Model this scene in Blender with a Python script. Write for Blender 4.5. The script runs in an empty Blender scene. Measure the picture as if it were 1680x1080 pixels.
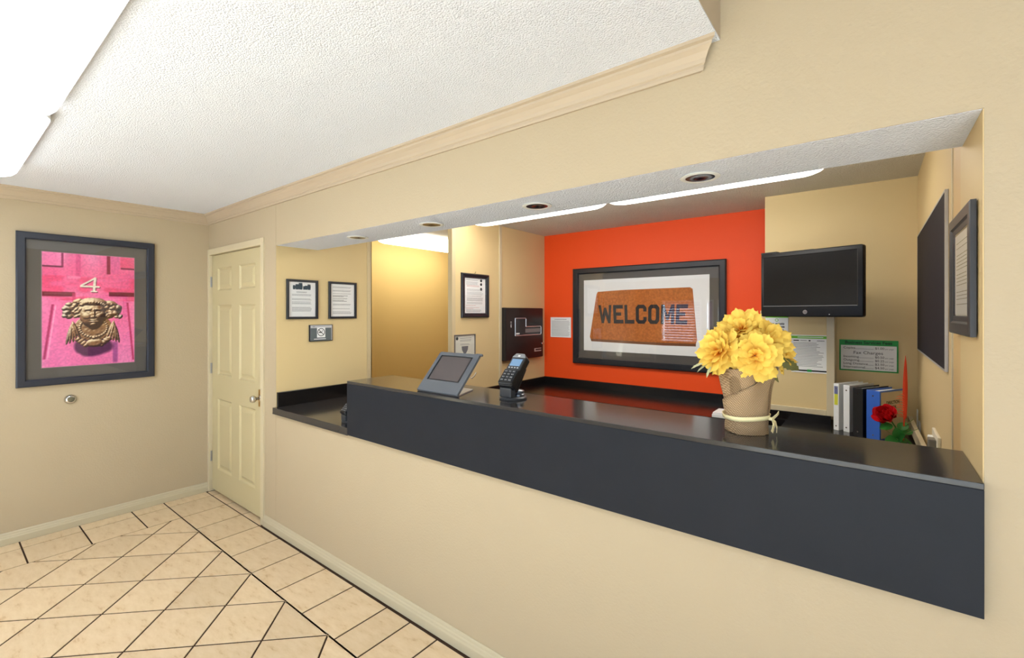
import bpy, math, random
import numpy as np
from mathutils import Vector, Matrix, Euler

random.seed(7)
SC = bpy.context.scene
COL = SC.collection
R = math.radians

# ------------------------------------------------------------------ camera
cam_d = bpy.data.cameras.new('camera')
cam = bpy.data.objects.new('camera', cam_d)
COL.objects.link(cam)
cam.location = (0, 0, 1.543)
cam.rotation_euler = (R(90), 0, R(38.095))
cam_d.sensor_width = 36.0
cam_d.sensor_fit = 'HORIZONTAL'
cam_d.lens = 752.6 / 1680 * 36.0
cam_d.shift_y = -26 / 1680
cam_d.clip_start = 0.02
SC.camera = cam

# ------------------------------------------------------------------ world, exposure, lamps strengths
SC.view_settings.view_transform = 'Standard'
SC.view_settings.look = 'None'
SC.view_settings.gamma = 1.0
SC.view_settings.use_curve_mapping = False
SC.view_settings.exposure = 0.42
W = bpy.data.worlds.new('world')
SC.world = W
W.use_nodes = True
_bg = W.node_tree.nodes['Background']
_bg.inputs[0].default_value = (0.62, 0.80, 1.0, 1)
_bg.inputs[1].default_value = 4.2
LOBBY_LAMP = 7.0
OFFICE_LAMP = 6.3
HALL_LAMP = 5.3
sun_d = bpy.data.lights.new('sun', 'SUN')
sun_d.energy = 50.0
sun_d.angle = R(1.0)
sun_d.color = (0.70, 0.86, 1.0)
sun = bpy.data.objects.new('sun', sun_d)
COL.objects.link(sun)
sun.rotation_euler = (R(53), 0, R(40))      # comes in through the lobby entrance behind the camera


def portal(name, loc, rot, sx, sy):
    d = bpy.data.lights.new(name, 'AREA')
    d.shape = 'RECTANGLE'
    d.size = sx
    d.size_y = sy
    d.cycles.is_portal = True
    o = bpy.data.objects.new(name, d)
    o.location = loc
    o.rotation_euler = rot
    COL.objects.link(o)


portal('window_portal', (-2.75, -2.62, 1.30), (R(90), 0, 0), 2.3, 1.1)
portal('entrance_portal', (.90, -2.62, 1.15), (R(90), 0, 0), 4.0, 2.2)


# ------------------------------------------------------------------ materials
def lin(c):
    def f(v):
        v /= 255.0
        return v / 12.92 if v <= 0.04045 else ((v + 0.055) / 1.055) ** 2.4
    return (f(c[0]), f(c[1]), f(c[2]), 1.0)


MATS = {}


def mat(name, rgb, rough=0.5, metal=0.0, spec=0.5, noise=None, bump=None, var=0.0, rand=0.0, coat=0.0):
    """noise=(scale, amount) mottles the colour; bump=(scale, distance, strength) gives fine relief"""
    if name in MATS:
        return MATS[name]
    m = bpy.data.materials.new(name)
    m.use_nodes = True
    nt = m.node_tree
    N, L = nt.nodes, nt.links
    b = N['Principled BSDF']
    b.inputs['Roughness'].default_value = rough
    b.inputs['Metallic'].default_value = metal
    b.inputs['Specular IOR Level'].default_value = spec
    b.inputs['Coat Weight'].default_value = coat
    base = lin(rgb)
    b.inputs['Base Color'].default_value = base
    tc = N.new('ShaderNodeTexCoord')
    last = None
    if noise:
        n = N.new('ShaderNodeTexNoise')
        n.inputs['Scale'].default_value = noise[0]
        n.inputs['Detail'].default_value = 5
        L.new(tc.outputs['Object'], n.inputs['Vector'])
        mr = N.new('ShaderNodeMapRange')
        mr.inputs[1].default_value = 0.3
        mr.inputs[2].default_value = 0.7
        mr.inputs[3].default_value = 1 - noise[1]
        mr.inputs[4].default_value = 1 + noise[1]
        L.new(n.outputs['Fac'], mr.inputs[0])
        hs = N.new('ShaderNodeHueSaturation')
        hs.inputs['Color'].default_value = base
        L.new(mr.outputs[0], hs.inputs['Value'])
        L.new(hs.outputs[0], b.inputs['Base Color'])
        last = hs
    if rand and last:
        oi = N.new('ShaderNodeObjectInfo')
        mr2 = N.new('ShaderNodeMapRange')
        mr2.inputs[3].default_value = 1 - rand
        mr2.inputs[4].default_value = 1 + rand
        L.new(oi.outputs['Random'], mr2.inputs[0])
        h2 = N.new('ShaderNodeHueSaturation')
        L.new(last.outputs[0], h2.inputs['Color'])
        L.new(mr2.outputs[0], h2.inputs['Value'])
        L.new(h2.outputs[0], b.inputs['Base Color'])
    if bump:
        n = N.new('ShaderNodeTexNoise')
        n.inputs['Scale'].default_value = bump[0]
        n.inputs['Detail'].default_value = 3
        L.new(tc.outputs['Object'], n.inputs['Vector'])
        bp = N.new('ShaderNodeBump')
        bp.inputs['Strength'].default_value = bump[2]
        bp.inputs['Distance'].default_value = bump[1]
        L.new(n.outputs['Fac'], bp.inputs['Height'])
        L.new(bp.outputs[0], b.inputs['Normal'])
    MATS[name] = m
    return m


def mat_emit(name, rgb, strength):
    m = bpy.data.materials.new(name)
    m.use_nodes = True
    b = m.node_tree.nodes['Principled BSDF']
    b.inputs['Base Color'].default_value = (0.8, 0.8, 0.8, 1)
    b.inputs['Emission Color'].default_value = (*rgb, 1)
    b.inputs['Emission Strength'].default_value = strength
    return m


def mat_vcol(name, rough=0.5, spec=0.5, fine=None, trans=0.0):
    m = bpy.data.materials.new(name)
    m.use_nodes = True
    nt = m.node_tree
    N, L = nt.nodes, nt.links
    b = N['Principled BSDF']
    b.inputs['Roughness'].default_value = rough
    b.inputs['Specular IOR Level'].default_value = spec
    a = N.new('ShaderNodeVertexColor')
    a.layer_name = 'Col'
    L.new(a.outputs['Color'], b.inputs['Base Color'])
    if trans:
        t = N.new('ShaderNodeBsdfTranslucent')
        L.new(a.outputs['Color'], t.inputs['Color'])
        mx = N.new('ShaderNodeMixShader')
        mx.inputs[0].default_value = trans
        L.new(b.outputs[0], mx.inputs[1])
        L.new(t.outputs[0], mx.inputs[2])
        L.new(mx.outputs[0], N['Material Output'].inputs['Surface'])
    return m


def mat_glass(name, boost=1.0):
    m = bpy.data.materials.new(name)
    m.use_nodes = True
    nt = m.node_tree
    N, L = nt.nodes, nt.links
    N.remove(N['Principled BSDF'])
    t = N.new('ShaderNodeBsdfTransparent')
    g = N.new('ShaderNodeBsdfGlossy')
    g.inputs['Roughness'].default_value = 0.0
    lw = N.new('ShaderNodeLayerWeight')
    pw = N.new('ShaderNodeMath')
    pw.operation = 'POWER'
    pw.inputs[1].default_value = 5.0
    L.new(lw.outputs['Facing'], pw.inputs[0])
    f = N.new('ShaderNodeMath')              # Schlick reflectance of both faces of a thin pane
    f.operation = 'MULTIPLY_ADD'
    f.inputs[1].default_value = 0.92
    f.inputs[2].default_value = 0.075 * boost
    L.new(pw.outputs[0], f.inputs[0])
    mx = N.new('ShaderNodeMixShader')
    L.new(f.outputs[0], mx.inputs[0])
    L.new(t.outputs[0], mx.inputs[1])
    L.new(g.outputs[0], mx.inputs[2])
    L.new(mx.outputs[0], N['Material Output'].inputs['Surface'])
    return m


def mat_popcorn(name, rgb, depth=0.004):
    m = mat(name, rgb, rough=0.95, spec=0.1)
    N, L = m.node_tree.nodes, m.node_tree.links
    b = N['Principled BSDF']
    tc = N['Texture Coordinate']
    v = N.new('ShaderNodeTexVoronoi')
    v.inputs['Scale'].default_value = 150
    L.new(tc.outputs['Object'], v.inputs['Vector'])
    n = N.new('ShaderNodeTexNoise')
    n.inputs['Scale'].default_value = 230
    n.inputs['Detail'].default_value = 4
    L.new(tc.outputs['Object'], n.inputs['Vector'])
    s = N.new('ShaderNodeMath')
    s.operation = 'SUBTRACT'
    L.new(n.outputs['Fac'], s.inputs[0])
    L.new(v.outputs['Distance'], s.inputs[1])
    bp = N.new('ShaderNodeBump')
    bp.inputs['Strength'].default_value = 0.8
    bp.inputs['Distance'].default_value = depth
    L.new(s.outputs[0], bp.inputs['Height'])
    L.new(bp.outputs[0], b.inputs['Normal'])
    return m


def mat_tile():
    m = mat('tile_ceramic', (212, 188, 152), rough=0.32, spec=0.4)
    N, L = m.node_tree.nodes, m.node_tree.links
    b = N['Principled BSDF']
    tc = N['Texture Coordinate']
    mp = N.new('ShaderNodeMapping')
    mp.inputs['Rotation'].default_value = (0, 0, R(-38))
    mp.inputs['Scale'].default_value = (7, 22, 7)
    L.new(tc.outputs['Object'], mp.inputs['Vector'])
    n = N.new('ShaderNodeTexNoise')
    n.inputs['Scale'].default_value = 1.3
    n.inputs['Detail'].default_value = 8
    n.inputs['Roughness'].default_value = 0.65
    L.new(mp.outputs[0], n.inputs['Vector'])
    cr = N.new('ShaderNodeValToRGB')
    e = cr.color_ramp.elements
    e[0].position = 0.30
    e[0].color = lin((196, 162, 122))
    e[1].position = 0.62
    e[1].color = lin((224, 200, 166))
    x = cr.color_ramp.elements.new(0.42)
    x.color = lin((217, 191, 154))
    L.new(n.outputs['Fac'], cr.inputs[0])
    oi = N.new('ShaderNodeObjectInfo')
    mr = N.new('ShaderNodeMapRange')
    mr.inputs[3].default_value = 0.93
    mr.inputs[4].default_value = 1.05
    L.new(oi.outputs['Random'], mr.inputs[0])
    h = N.new('ShaderNodeHueSaturation')
    L.new(cr.outputs[0], h.inputs['Color'])
    L.new(mr.outputs[0], h.inputs['Value'])
    L.new(h.outputs[0], b.inputs['Base Color'])
    return m


def mat_burlap():
    m = mat('burlap', (190, 162, 126), rough=0.9, spec=0.15)
    N, L = m.node_tree.nodes, m.node_tree.links
    b = N['Principled BSDF']
    tc = N['Texture Coordinate']
    outs = []
    for rot in (R(35), R(-55)):
        mp = N.new('ShaderNodeMapping')
        mp.inputs['Rotation'].default_value = (0, rot, 0)
        L.new(tc.outputs['Object'], mp.inputs['Vector'])
        w = N.new('ShaderNodeTexWave')
        w.inputs['Scale'].default_value = 68
        w.inputs['Distortion'].default_value = 1.5
        w.inputs['Detail'].default_value = 1
        L.new(mp.outputs[0], w.inputs['Vector'])
        outs.append(w)
    mu = N.new('ShaderNodeMath')
    mu.operation = 'MULTIPLY'
    L.new(outs[0].outputs['Fac'], mu.inputs[0])
    L.new(outs[1].outputs['Fac'], mu.inputs[1])
    cr = N.new('ShaderNodeValToRGB')
    cr.color_ramp.elements[0].color = lin((140, 113, 84))
    cr.color_ramp.elements[1].color = lin((196, 168, 132))
    cr.color_ramp.elements[1].position = 0.6
    L.new(mu.outputs[0], cr.inputs[0])
    L.new(cr.outputs[0], b.inputs['Base Color'])
    bp = N.new('ShaderNodeBump')
    bp.inputs['Strength'].default_value = 0.6
    bp.inputs['Distance'].default_value = 0.0015
    L.new(mu.outputs[0], bp.inputs['Height'])
    L.new(bp.outputs[0], b.inputs['Normal'])
    return m


PAINT = mat('beige_paint', (183, 166, 138), rough=0.55, spec=0.3, bump=(95, 0.003, 0.34))
PAINT_IN = mat('office_beige_paint', (218, 194, 144), rough=0.55, spec=0.3, bump=(95, 0.002, 0.12))
PAINT_TRIM = mat('beige_trim_paint', (204, 190, 158), rough=0.35, spec=0.4)
PAINT_CROWN = mat('crown_paint', (184, 166, 142), rough=0.4, spec=0.4)
PAINT_BASE = mat('baseboard_paint', (192, 180, 152), rough=0.4, spec=0.4)
PAINT_DOOR = mat('door_paint', (196, 182, 142), rough=0.35, spec=0.4)
HALL_YEL = mat('hall_yellow', (232, 202, 134), rough=0.6, spec=0.2, bump=(95, 0.002, 0.12))  # even yellow base colour on the hall walls
PAINT_ORG = mat('orange_paint', (244, 82, 26), rough=0.5, spec=0.3, bump=(95, 0.002, 0.1))
CEIL = mat_popcorn('popcorn_ceiling', (228, 232, 243))
CEIL2 = mat_popcorn('office_popcorn_ceiling', (236, 230, 216), 0.012)
TILE = mat_tile()
GROUT = mat('grout', (66, 50, 40), rough=0.9, spec=0.1, noise=(60, 0.15))
LAM = mat('charcoal_laminate', (33, 36, 43), rough=0.5, spec=0.16, noise=(9, 0.05), bump=(300, 0.0004, 0.1))
LAM_TOP = mat('charcoal_laminate_top', (52, 50, 50), rough=0.13, spec=0.5, noise=(9, 0.05))
BLACKTOP = mat('black_laminate', (22, 20, 20), rough=0.2, spec=0.55)
BLACKFR = mat('black_frame', (30, 32, 38), rough=0.35, spec=0.5)
NAVYFR = mat('dark_frame', (38, 42, 54), rough=0.4, spec=0.5)
MATBOARD = mat('grey_mat_board', (92, 88, 84), rough=0.8, spec=0.2)
PAPER = mat('white_paper', (238, 238, 236), rough=0.8, spec=0.2)
INK = mat('grey_ink', (120, 120, 124), rough=0.8, spec=0.1)
INK2 = mat('black_ink', (36, 36, 38), rough=0.8, spec=0.1)
GLASS = mat_glass('picture_glass')
CHROME = mat('chrome', (205, 205, 205), rough=0.15, metal=1.0)
BRASS = mat('brass', (190, 150, 80), rough=0.3, metal=1.0)
WHITEPL = mat('white_plastic', (236, 236, 232), rough=0.4)
BLACKPL = mat('black_plastic', (18, 18, 20), rough=0.35, spec=0.5)
DARKPL = mat('dark_grey_plastic', (52, 54, 58), rough=0.4, spec=0.5)
GREEN = mat('green_print', (22, 150, 62), rough=0.5)
LIME = mat('lime_print', (112, 190, 40), rough=0.5)


# ------------------------------------------------------------------ mesh builder
class MB:
    def __init__(self):
        self.v = []
        self.f = []
        self.c = []

    def add(self, vs, fs):
        o = len(self.v)
        self.v += [tuple(p) for p in vs]
        self.f += [tuple(i + o for i in f) for f in fs]
        return self

    def box(self, x0, x1, y0, y1, z0, z1):
        return self.add([(x0, y0, z0), (x1, y0, z0), (x1, y1, z0), (x0, y1, z0), (x0, y0, z1), (x1, y0, z1), (x1, y1, z1), (x0, y1, z1)],
                        [(0, 3, 2, 1), (4, 5, 6, 7), (0, 1, 5, 4), (1, 2, 6, 5), (2, 3, 7, 6), (3, 0, 4, 7)])

    def prism(self, poly, a, b, axis='z'):
        """extrude a 2-D polygon along an axis; (u,v) are the other two axes in order"""
        def P(u, v, w):
            return {'z': (u, v, w), 'y': (u, w, v), 'x': (w, u, v)}[axis]
        n = len(poly)
        vs = [P(u, v, a) for u, v in poly] + [P(u, v, b) for u, v in poly]
        fs = [tuple(range(n))[::-1], tuple(range(n, 2 * n))]
        fs += [(i, (i + 1) % n, n + (i + 1) % n, n + i) for i in range(n)]
        return self.add(vs, fs)

    def rings(self, rings, cap0=True, cap1=True, closed=True):
        n = len(rings[0])
        vs = [p for r in rings for p in r]
        fs = []
        for k in range(len(rings) - 1):
            for i in range(n if closed else n - 1):
                j = (i + 1) % n
                fs.append((k * n + i, k * n + j, (k + 1) * n + j, (k + 1) * n + i))
        if cap0:
            fs.append(tuple(range(n))[::-1])
        if cap1:
            fs.append(tuple(range((len(rings) - 1) * n, len(rings) * n)))
        return self.add(vs, fs)

    def lathe(self, prof, n=32, center=(0, 0, 0), axis='z'):
        rs = []
        for r, h in prof:
            ring = []
            for i in range(n):
                a = 2 * math.pi * i / n
                u, v = r * math.cos(a), r * math.sin(a)
                p = {'z': (u, v, h), 'y': (u, h, v), 'x': (h, u, v)}[axis]
                ring.append((p[0] + center[0], p[1] + center[1], p[2] + center[2]))
            rs.append(ring)
        return self.rings(rs)

    def tube(self, pts, rad, n=8):
        pts = [Vector(p) for p in pts]
        if not hasattr(rad, '__len__'):
            rad = [rad] * len(pts)
        rs = []
        up = Vector((0.3, 0.2, 1)).normalized()
        for k, p in enumerate(pts):
            d = (pts[min(k + 1, len(pts) - 1)] - pts[max(k - 1, 0)]).normalized()
            s = d.cross(up)
            if s.length < 1e-3:
                s = d.cross(Vector((1, 0, 0)))
            s.normalize()
            t = s.cross(d)
            rs.append([tuple(p + rad[k] * (math.cos(2 * math.pi * i / n) * s + math.sin(2 * math.pi * i / n) * t)) for i in range(n)])
        return self.rings(rs)

    def frame(self, w, h, prof):
        """mitred picture-frame moulding centred on the origin in XZ; prof = (inset, y) loop"""
        rs = []
        for ins, y in prof:
            a, b = w / 2 - ins, h / 2 - ins
            rs.append([(-a, y, -b), (a, y, -b), (a, y, b), (-a, y, b)])
        rs.append(rs[0])
        return self.rings(rs, False, False)

    def quad_xz(self, x0, x1, z0, z1, y):
        return self.add([(x0, y, z0), (x1, y, z0), (x1, y, z1), (x0, y, z1)], [(0, 1, 2, 3)])

    def mesh(self, name):
        me = bpy.data.meshes.new(name)
        me.from_pydata(self.v, [], self.f)
        me.update()
        return me

    def build(self, name, m, parent=None, smooth=False, bevel=0.0, fix=True):
        me = self.mesh(name)
        if fix:
            import bmesh
            bm = bmesh.new()
            bm.from_mesh(me)
            bmesh.ops.recalc_face_normals(bm, faces=bm.faces)
            bm.to_mesh(me)
            bm.free()
        return obj(name, me, m, parent, smooth, bevel)


def obj(name, me, m=None, parent=None, smooth=False, bevel=0.0):
    o = bpy.data.objects.new(name, me)
    COL.objects.link(o)
    if m is not None and len(me.materials) == 0:
        me.materials.append(m)
    if parent is not None:
        o.parent = parent
    if smooth:
        me.polygons.foreach_set('use_smooth', [True] * len(me.polygons))
        if smooth != 'all':
            me.set_sharp_from_angle(angle=R(40))
    if bevel:
        b = o.modifiers.new('bevel', 'BEVEL')
        b.width = bevel
        b.segments = 2
        b.limit_method = 'ANGLE'
        b.angle_limit = R(40)
    return o


def thing(name, label, cat, loc=(0, 0, 0), rotz=0.0, group=None):
    o = bpy.data.objects.new(name, None)
    o.empty_display_size = 0.05
    COL.objects.link(o)
    o.location = loc
    o.rotation_euler = (0, 0, rotz)
    return tag(o, label, cat, group)


def tag(o, label, cat, group=None):
    o['label'] = label
    o['category'] = cat
    if group:
        o['group'] = group
    return o


def struct(o, label=None, cat=None):
    o['kind'] = 'structure'
    if label:
        o['label'] = label
    if cat:
        o['category'] = cat
    return o


def text(name, s, size, m, parent, x, z, y, align='LEFT', sx=1.0, bold=0.0, shear=0.0):
    """flat lettering in the XZ plane facing -Y"""
    cu = bpy.data.curves.new(name, 'FONT')
    cu.body = s
    cu.size = size
    cu.align_x = align
    cu.offset = bold
    cu.shear = shear
    cu.resolution_u = 3
    t = bpy.data.objects.new(name, cu)
    COL.objects.link(t)
    bpy.context.view_layer.update()
    me = bpy.data.meshes.new_from_object(t.evaluated_get(bpy.context.evaluated_depsgraph_get()))
    bpy.data.objects.remove(t)
    me.transform(Matrix(((sx, 0, 0, x), (0, 0, -1, y), (0, 1, 0, z), (0, 0, 0, 1))))
    me.materials.clear()
    return obj(name, me, m, parent)


# ================================================================== SETTING
XL, D, ZC = -4.54, 1.517, 2.39          # left wall, counter wall, lobby ceiling
XR, XJ = 0.217, 0.206                    # office right wall, right jamb of the hatch
YO, YT, ZO = 4.07, 3.66, 2.365           # orange wall, monitor wall, office ceiling
XB, XC = -3.30, -2.75                    # left partition, panel wall
YB, XE = -2.6, 3.0                       # lobby back wall and end wall (behind the camera)
ZH = 3.0                                 # raised lobby ceiling

# floor slab in grout, tiles on it
floor = struct(MB().box(XL - .1, XE, YB, 5.1, -0.1, -0.003).build('floor', GROUT))


def clip(poly, x0, x1, y0, y1):
    def cut(p, ax, lim, keep_less):
        out = []
        for i in range(len(p)):
            a, b = p[i], p[(i + 1) % len(p)]
            ina = (a[ax] <= lim) if keep_less else (a[ax] >= lim)
            inb = (b[ax] <= lim) if keep_less else (b[ax] >= lim)
            if ina:
                out.append(a)
            if ina != inb:
                t = (lim - a[ax]) / (b[ax] - a[ax])
                out.append((a[0] + t * (b[0] - a[0]), a[1] + t * (b[1] - a[1])))
        return out
    for ax, lim, less in ((0, x0, False), (0, x1, True), (1, y0, False), (1, y1, True)):
        if poly:
            poly = cut(poly, ax, lim, less)
    return poly


def inset(poly, d):
    n = len(poly)
    A = sum(poly[i][0] * poly[(i + 1) % n][1] - poly[(i + 1) % n][0] * poly[i][1] for i in range(n)) / 2
    if A < 0:
        poly = poly[::-1]
        A = -A
    if A < 0.0009:
        return None
    lines = []
    for i in range(n):
        a, b = Vector(poly[i]), Vector(poly[(i + 1) % n])
        e = b - a
        if e.length < 1e-5:
            continue
        nr = Vector((-e.y, e.x)).normalized()
        lines.append((a + nr * d, e.normalized()))
    out = []
    m = len(lines)
    for i in range(m):
        p, u = lines[i - 1]
        q, w = lines[i]
        cr = u.x * w.y - u.y * w.x
        if abs(cr) < 1e-6:
            continue
        t = ((q.x - p.x) * w.y - (q.y - p.y) * w.x) / cr
        out.append((p.x + t * u.x, p.y + t * u.y))
    return out


FAR = MB()
NT = [0]


def tile(poly, near=True):
    p = inset(poly, 0.0046)
    if not p or len(p) < 3:
        return
    q = inset(p, 0.0015) or p
    if len(q) != len(p):
        q = p
    rs = [[(x, y, -0.004) for x, y in p], [(x, y, -0.001) for x, y in p], [(x, y, 0.0) for x, y in q]]
    if near:
        MB().rings(rs, cap0=False).build('tile', TILE, floor)
        NT[0] += 1
    else:
        FAR.rings(rs, cap0=False)


def rect(x0, x1, y0, y1):
    return [(x0, y0), (x1, y0), (x1, y1), (x0, y1)]


GX, GX2, GY, GY2 = -4.393, -4.097, 1.187, 1.490
# border along the left wall
ys = [GY, 0.981, 0.683, 0.385, 0.087, -0.211, -0.509, -0.807, -1.105, -1.403]
for a, b in zip(ys[1:], ys[:-1]):
    tile(rect(GX, GX2, a, b), a > -0.9)
    tile(rect(XL + .012, GX, a, b), a > -0.9)
tile(rect(XL + .012, GX, GY, GY2))
tile(rect(-4.508, GX, GY2, 1.60))
# border along the counter wall
xs = [GX, GX2, -3.797, -3.496, -3.194, -2.898, -2.597, -2.304, -2.001, -1.813, -1.617, -1.319, -1.021, -.723, -.425, -.127, .171, .469, .767]
for a, b in zip(xs[:-1], xs[1:]):
    tile(rect(a, b, GY, GY2), True)
for a, b in zip(xs[:4], xs[1:5]):
    tile(rect(a, min(b, -3.51), GY2, 1.60))
# diagonal field
P = 0.4215
for i in range(-4, 26):
    for j in range(-26, 12):
        c = -4.923 + P * i          # x - y
        s = -2.553 + P * j          # x + y
        x, y = (c + s) / 2, (s - c) / 2
        h = P / 2
        poly = clip([(x, y), (x + h, y - h), (x + P, y), (x + h, y + h)], GX2, 2.98, YB + .02, GY)
        if len(poly) >= 3:
            cx = sum(p[0] for p in poly) / len(poly)
            cy = sum(p[1] for p in poly) / len(poly)
            tile(poly, cy > -0.75 and cx < 0.2)
far = FAR.build('tile_field', TILE, floor)
far['kind'] = 'stuff'

# counter wall with the door opening and the service hatch
w = MB()
w.box(XL - .1, -4.515, D, D + .12, 0, ZC + .05)
w.box(-4.515, -3.518, D, D + .12, 2.045, ZC + .05)
w.box(-3.518, XB - .002, D, D + .12, 0, ZC + .05)
w.box(XB, XJ, D, D + .10, 0, .845)
w.box(XB, XJ, D, D + .30, 2.021, ZC + .05)
w.box(XJ, XE, D, D + .34, 0, ZC + .05)
w.box(-.40, XE, D, D + .34, ZC + .05, ZH)
wall_front = struct(w.build('wall_front', PAINT))
# soffit over the hatch, white popcorn underneath
soff = struct(MB().box(XB - .06, XJ, D + .004, D + .310, 2.02, ZO + .02).build('ceiling_soffit', CEIL))

wl = struct(MB().box(XL - .12, XL, YB, D, 0, ZH).build('wall_left', PAINT))
wr = struct(MB().box(XE, XE + .1, YB, D, 0, ZH).build('wall_right', PAINT))
# back wall of the lobby with windows and a glazed entrance
wb = MB()
xs_ = [XL, -3.90, -3.00, -2.92, -2.74, -2.66, -1.60, -1.10, 2.90, XE]
zs_ = [0, .05, .76, 1.84, 2.25, ZH]
holes = {(1, 2), (3, 2), (5, 2), (7, 1), (7, 2), (7, 3)}
for i in range(len(xs_) - 1):
    for k in range(len(zs_) - 1):
        if (i, k) not in holes:
            wb.box(xs_[i], xs_[i + 1], YB - .12, YB, zs_[k], zs_[k + 1])
struct(wb.build('wall_back', PAINT))
WFR = mat('white_window_frame', (240, 240, 238), rough=0.4)


def window(n, x0, x1, z0, z1, bars=()):
    f = MB()
    f.frame(x1 - x0, z1 - z0, [(0, -.05), (0, .03), (.035, .03), (.035, -.05)])
    o = struct(f.build('window_%d' % n, WFR))
    o.location = ((x0 + x1) / 2, YB - .05, (z0 + z1) / 2)
    MB().quad_xz(-(x1 - x0) / 2 + .03, (x1 - x0) / 2 - .03, -(z1 - z0) / 2 + .03, (z1 - z0) / 2 - .03, -.009).build('pane', GLASS, o)
    for bx in bars:
        MB().box(bx - .025, bx + .025, -.04, .02, -(z1 - z0) / 2 + .03, (z1 - z0) / 2 - .03).build('mullion', WFR, o)
    return o


window(1, -3.90, -3.00, .76, 1.84)
window(2, -2.92, -2.74, .76, 1.84)
window(3, -2.66, -1.60, .76, 1.84)
window(4, -1.10, 2.90, .05, 2.25, (-1.0, 0.0, 1.0))
slat = MB().box(-.5, .5, -.024, .024, -.0006, .0006).mesh('slat')
SLAT = mat('blind_slat', (236, 234, 232), rough=0.5)
slat.materials.append(SLAT)
for x0, x1, lb in ((-3.90, -3.00, 'white horizontal blind in the window nearest the left wall'), (-2.66, -1.60, 'white horizontal blind in the wider back window')):
    b = thing('window_blind', lb, 'blind', ((x0 + x1) / 2, YB + .026, .76), 0, 'white slatted blinds')
    MB().box(-(x1 - x0) / 2 + .01, (x1 - x0) / 2 - .01, -.014, .014, 1.04, 1.075).build('head_rail', SLAT, b)
    for k in range(17):
        s = obj('slat', slat, None, b)
        s.location = (0, 0, .035 + k * .060)
        s.scale = (x1 - x0 - .03, 1, 1)
        s.rotation_euler = (R(-26), 0, 0)
    for q in (-.3, 0.0, .3):
        MB().box(q - .006, q + .006, .024, .0255, .02, 1.05).build('tape', SLAT, b)

# added building outside, darkens the gaps seen between the blind slats
nb = struct(MB().box(-9.0, -.5, -7.6, -7.2, -.1, 3.1).build('added_outdoor_wall', mat('outdoor_brick', (132, 92, 104), rough=.9, noise=(3, .2))))
MB().box(-9.1, -.4, -7.7, -6.95, 3.1, 3.25).build('added_roof_edge', mat('outdoor_roof', (90, 84, 92), rough=.8), nb)
# ceilings
ce = MB().box(XL - .1, -.37, YB, D + .02, ZC, ZC + .05)
struct(ce.build('ceiling', CEIL))
struct(MB().box(-.38, XE, YB, D + .02, ZH, ZH + .08).build('ceiling_raised', CEIL))
struct(MB().box(-.42, -.369, YB, D + .001, ZC + .004, ZH).build('wall_ceiling_riser', PAINT_CROWN))
struct(MB().box(XL - .1, XR + .1, D + .12, 5.1, ZO, ZO + .08).build('ceiling_office', CEIL2))

# crown mouldings
CP = [(0, -.082), (.010, -.082), (.013, -.074), (.013, -.066), (.018, -.062), (.022, -.050), (.032, -.034), (.044, -.022), (.046, -.014), (.056, -.010), (.057, 0), (0, 0)]
c1 = MB()
c1.rings([[(XL + d, D - d, ZC + z) for d, z in CP], [(-.427 + d, D - d, ZC + z) for d, z in CP]])
struct(c1.build('trim_1', PAINT_CROWN))
c2 = MB()
c2.rings([[(XL + d, YB, ZC + z) for d, z in CP], [(XL + d, D - d, ZC + z) for d, z in CP]])
struct(c2.build('trim_2', PAINT_CROWN))
# baseboards
BP = [(0, 0), (.016, 0), (.016, .040), (.013, .048), (.012, .056), (.008, .062), (.007, .072), (.003, .078), (0, .078)]
b1 = MB()
b1.rings([[(XL + d, YB, z) for d, z in BP], [(XL + d, D - .012, z) for d, z in BP]])
struct(b1.build('baseboard_left', PAINT_BASE))
b2 = MB()
b2.rings([[(-3.475, D - d, z) for d, z in BP], [(XE, D - d, z) for d, z in BP]])
struct(b2.build('baseboard_front', PAINT_BASE))

# door
door = struct(thing('door_1', 'closed beige six panel door in the lobby corner', 'door', (0, 0, 0)))
del door['label'], door['category']
dx0, dx1, dz0, dz1 = -4.505, -3.524, .022, 2.038
cols = [(-4.385, -4.100), (-3.950, -3.665)]
rows = [(.215, .815), (1.018, 1.612), (1.735, 1.925)]
s = MB()
s.box(dx0, dx1, D + .026, D + .055, dz0, dz1)
zcuts = [dz0, *[z for r in rows for z in r], dz1]
xcuts = [dx0, *[x for c in cols for x in c], dx1]
for i in range(5):
    for k in range(7):
        if i in (1, 3) and k in (1, 3, 5):
            continue
        s.box(xcuts[i], xcuts[i + 1], D + .013, D + .027, zcuts[k], zcuts[k + 1])
s.build('slab', PAINT_DOOR, door)
for c in cols:
    for r in rows:
        def rr(i, y):
            return [(c[0] + i, y, r[0] + i), (c[1] - i, y, r[0] + i), (c[1] - i, y, r[1] - i), (c[0] + i, y, r[1] - i)]
        MB().rings([rr(-.001, D + .0125), rr(.012, D + .0235), rr(.022, D + .0235), rr(.046, D + .0145)], cap0=False).build('panel', PAINT_DOOR, door)
for hz in (1.813, 1.067, .306):
    h = MB()
    h.box(-4.528, -4.503, D + .006, D + .012, hz - .045, hz + .045)
    h.lathe([(.0001, -.045), (.006, -.045), (.006, .045), (.0001, .045)], 10, (-4.512, D + .002, hz))
    h.build('hinge', mat('steel', (170, 170, 172), rough=0.3, metal=1.0), door)
kp = MB().box(-3.588, -3.528, D + .004, D + .014, .848, .975).build('latch_plate', BRASS, door, bevel=.002)
kb = MB().lathe([(.0001, .012), (.026, .012), (.026, .006), (.013, -.004), (.012, -.022), (.020, -.030), (.027, -.040), (.027, -.052), (.020, -.062), (.0001, -.064)], 24, (-3.560, D, .913), 'y')
kb.build('knob', CHROME, door, smooth=True)
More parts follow.
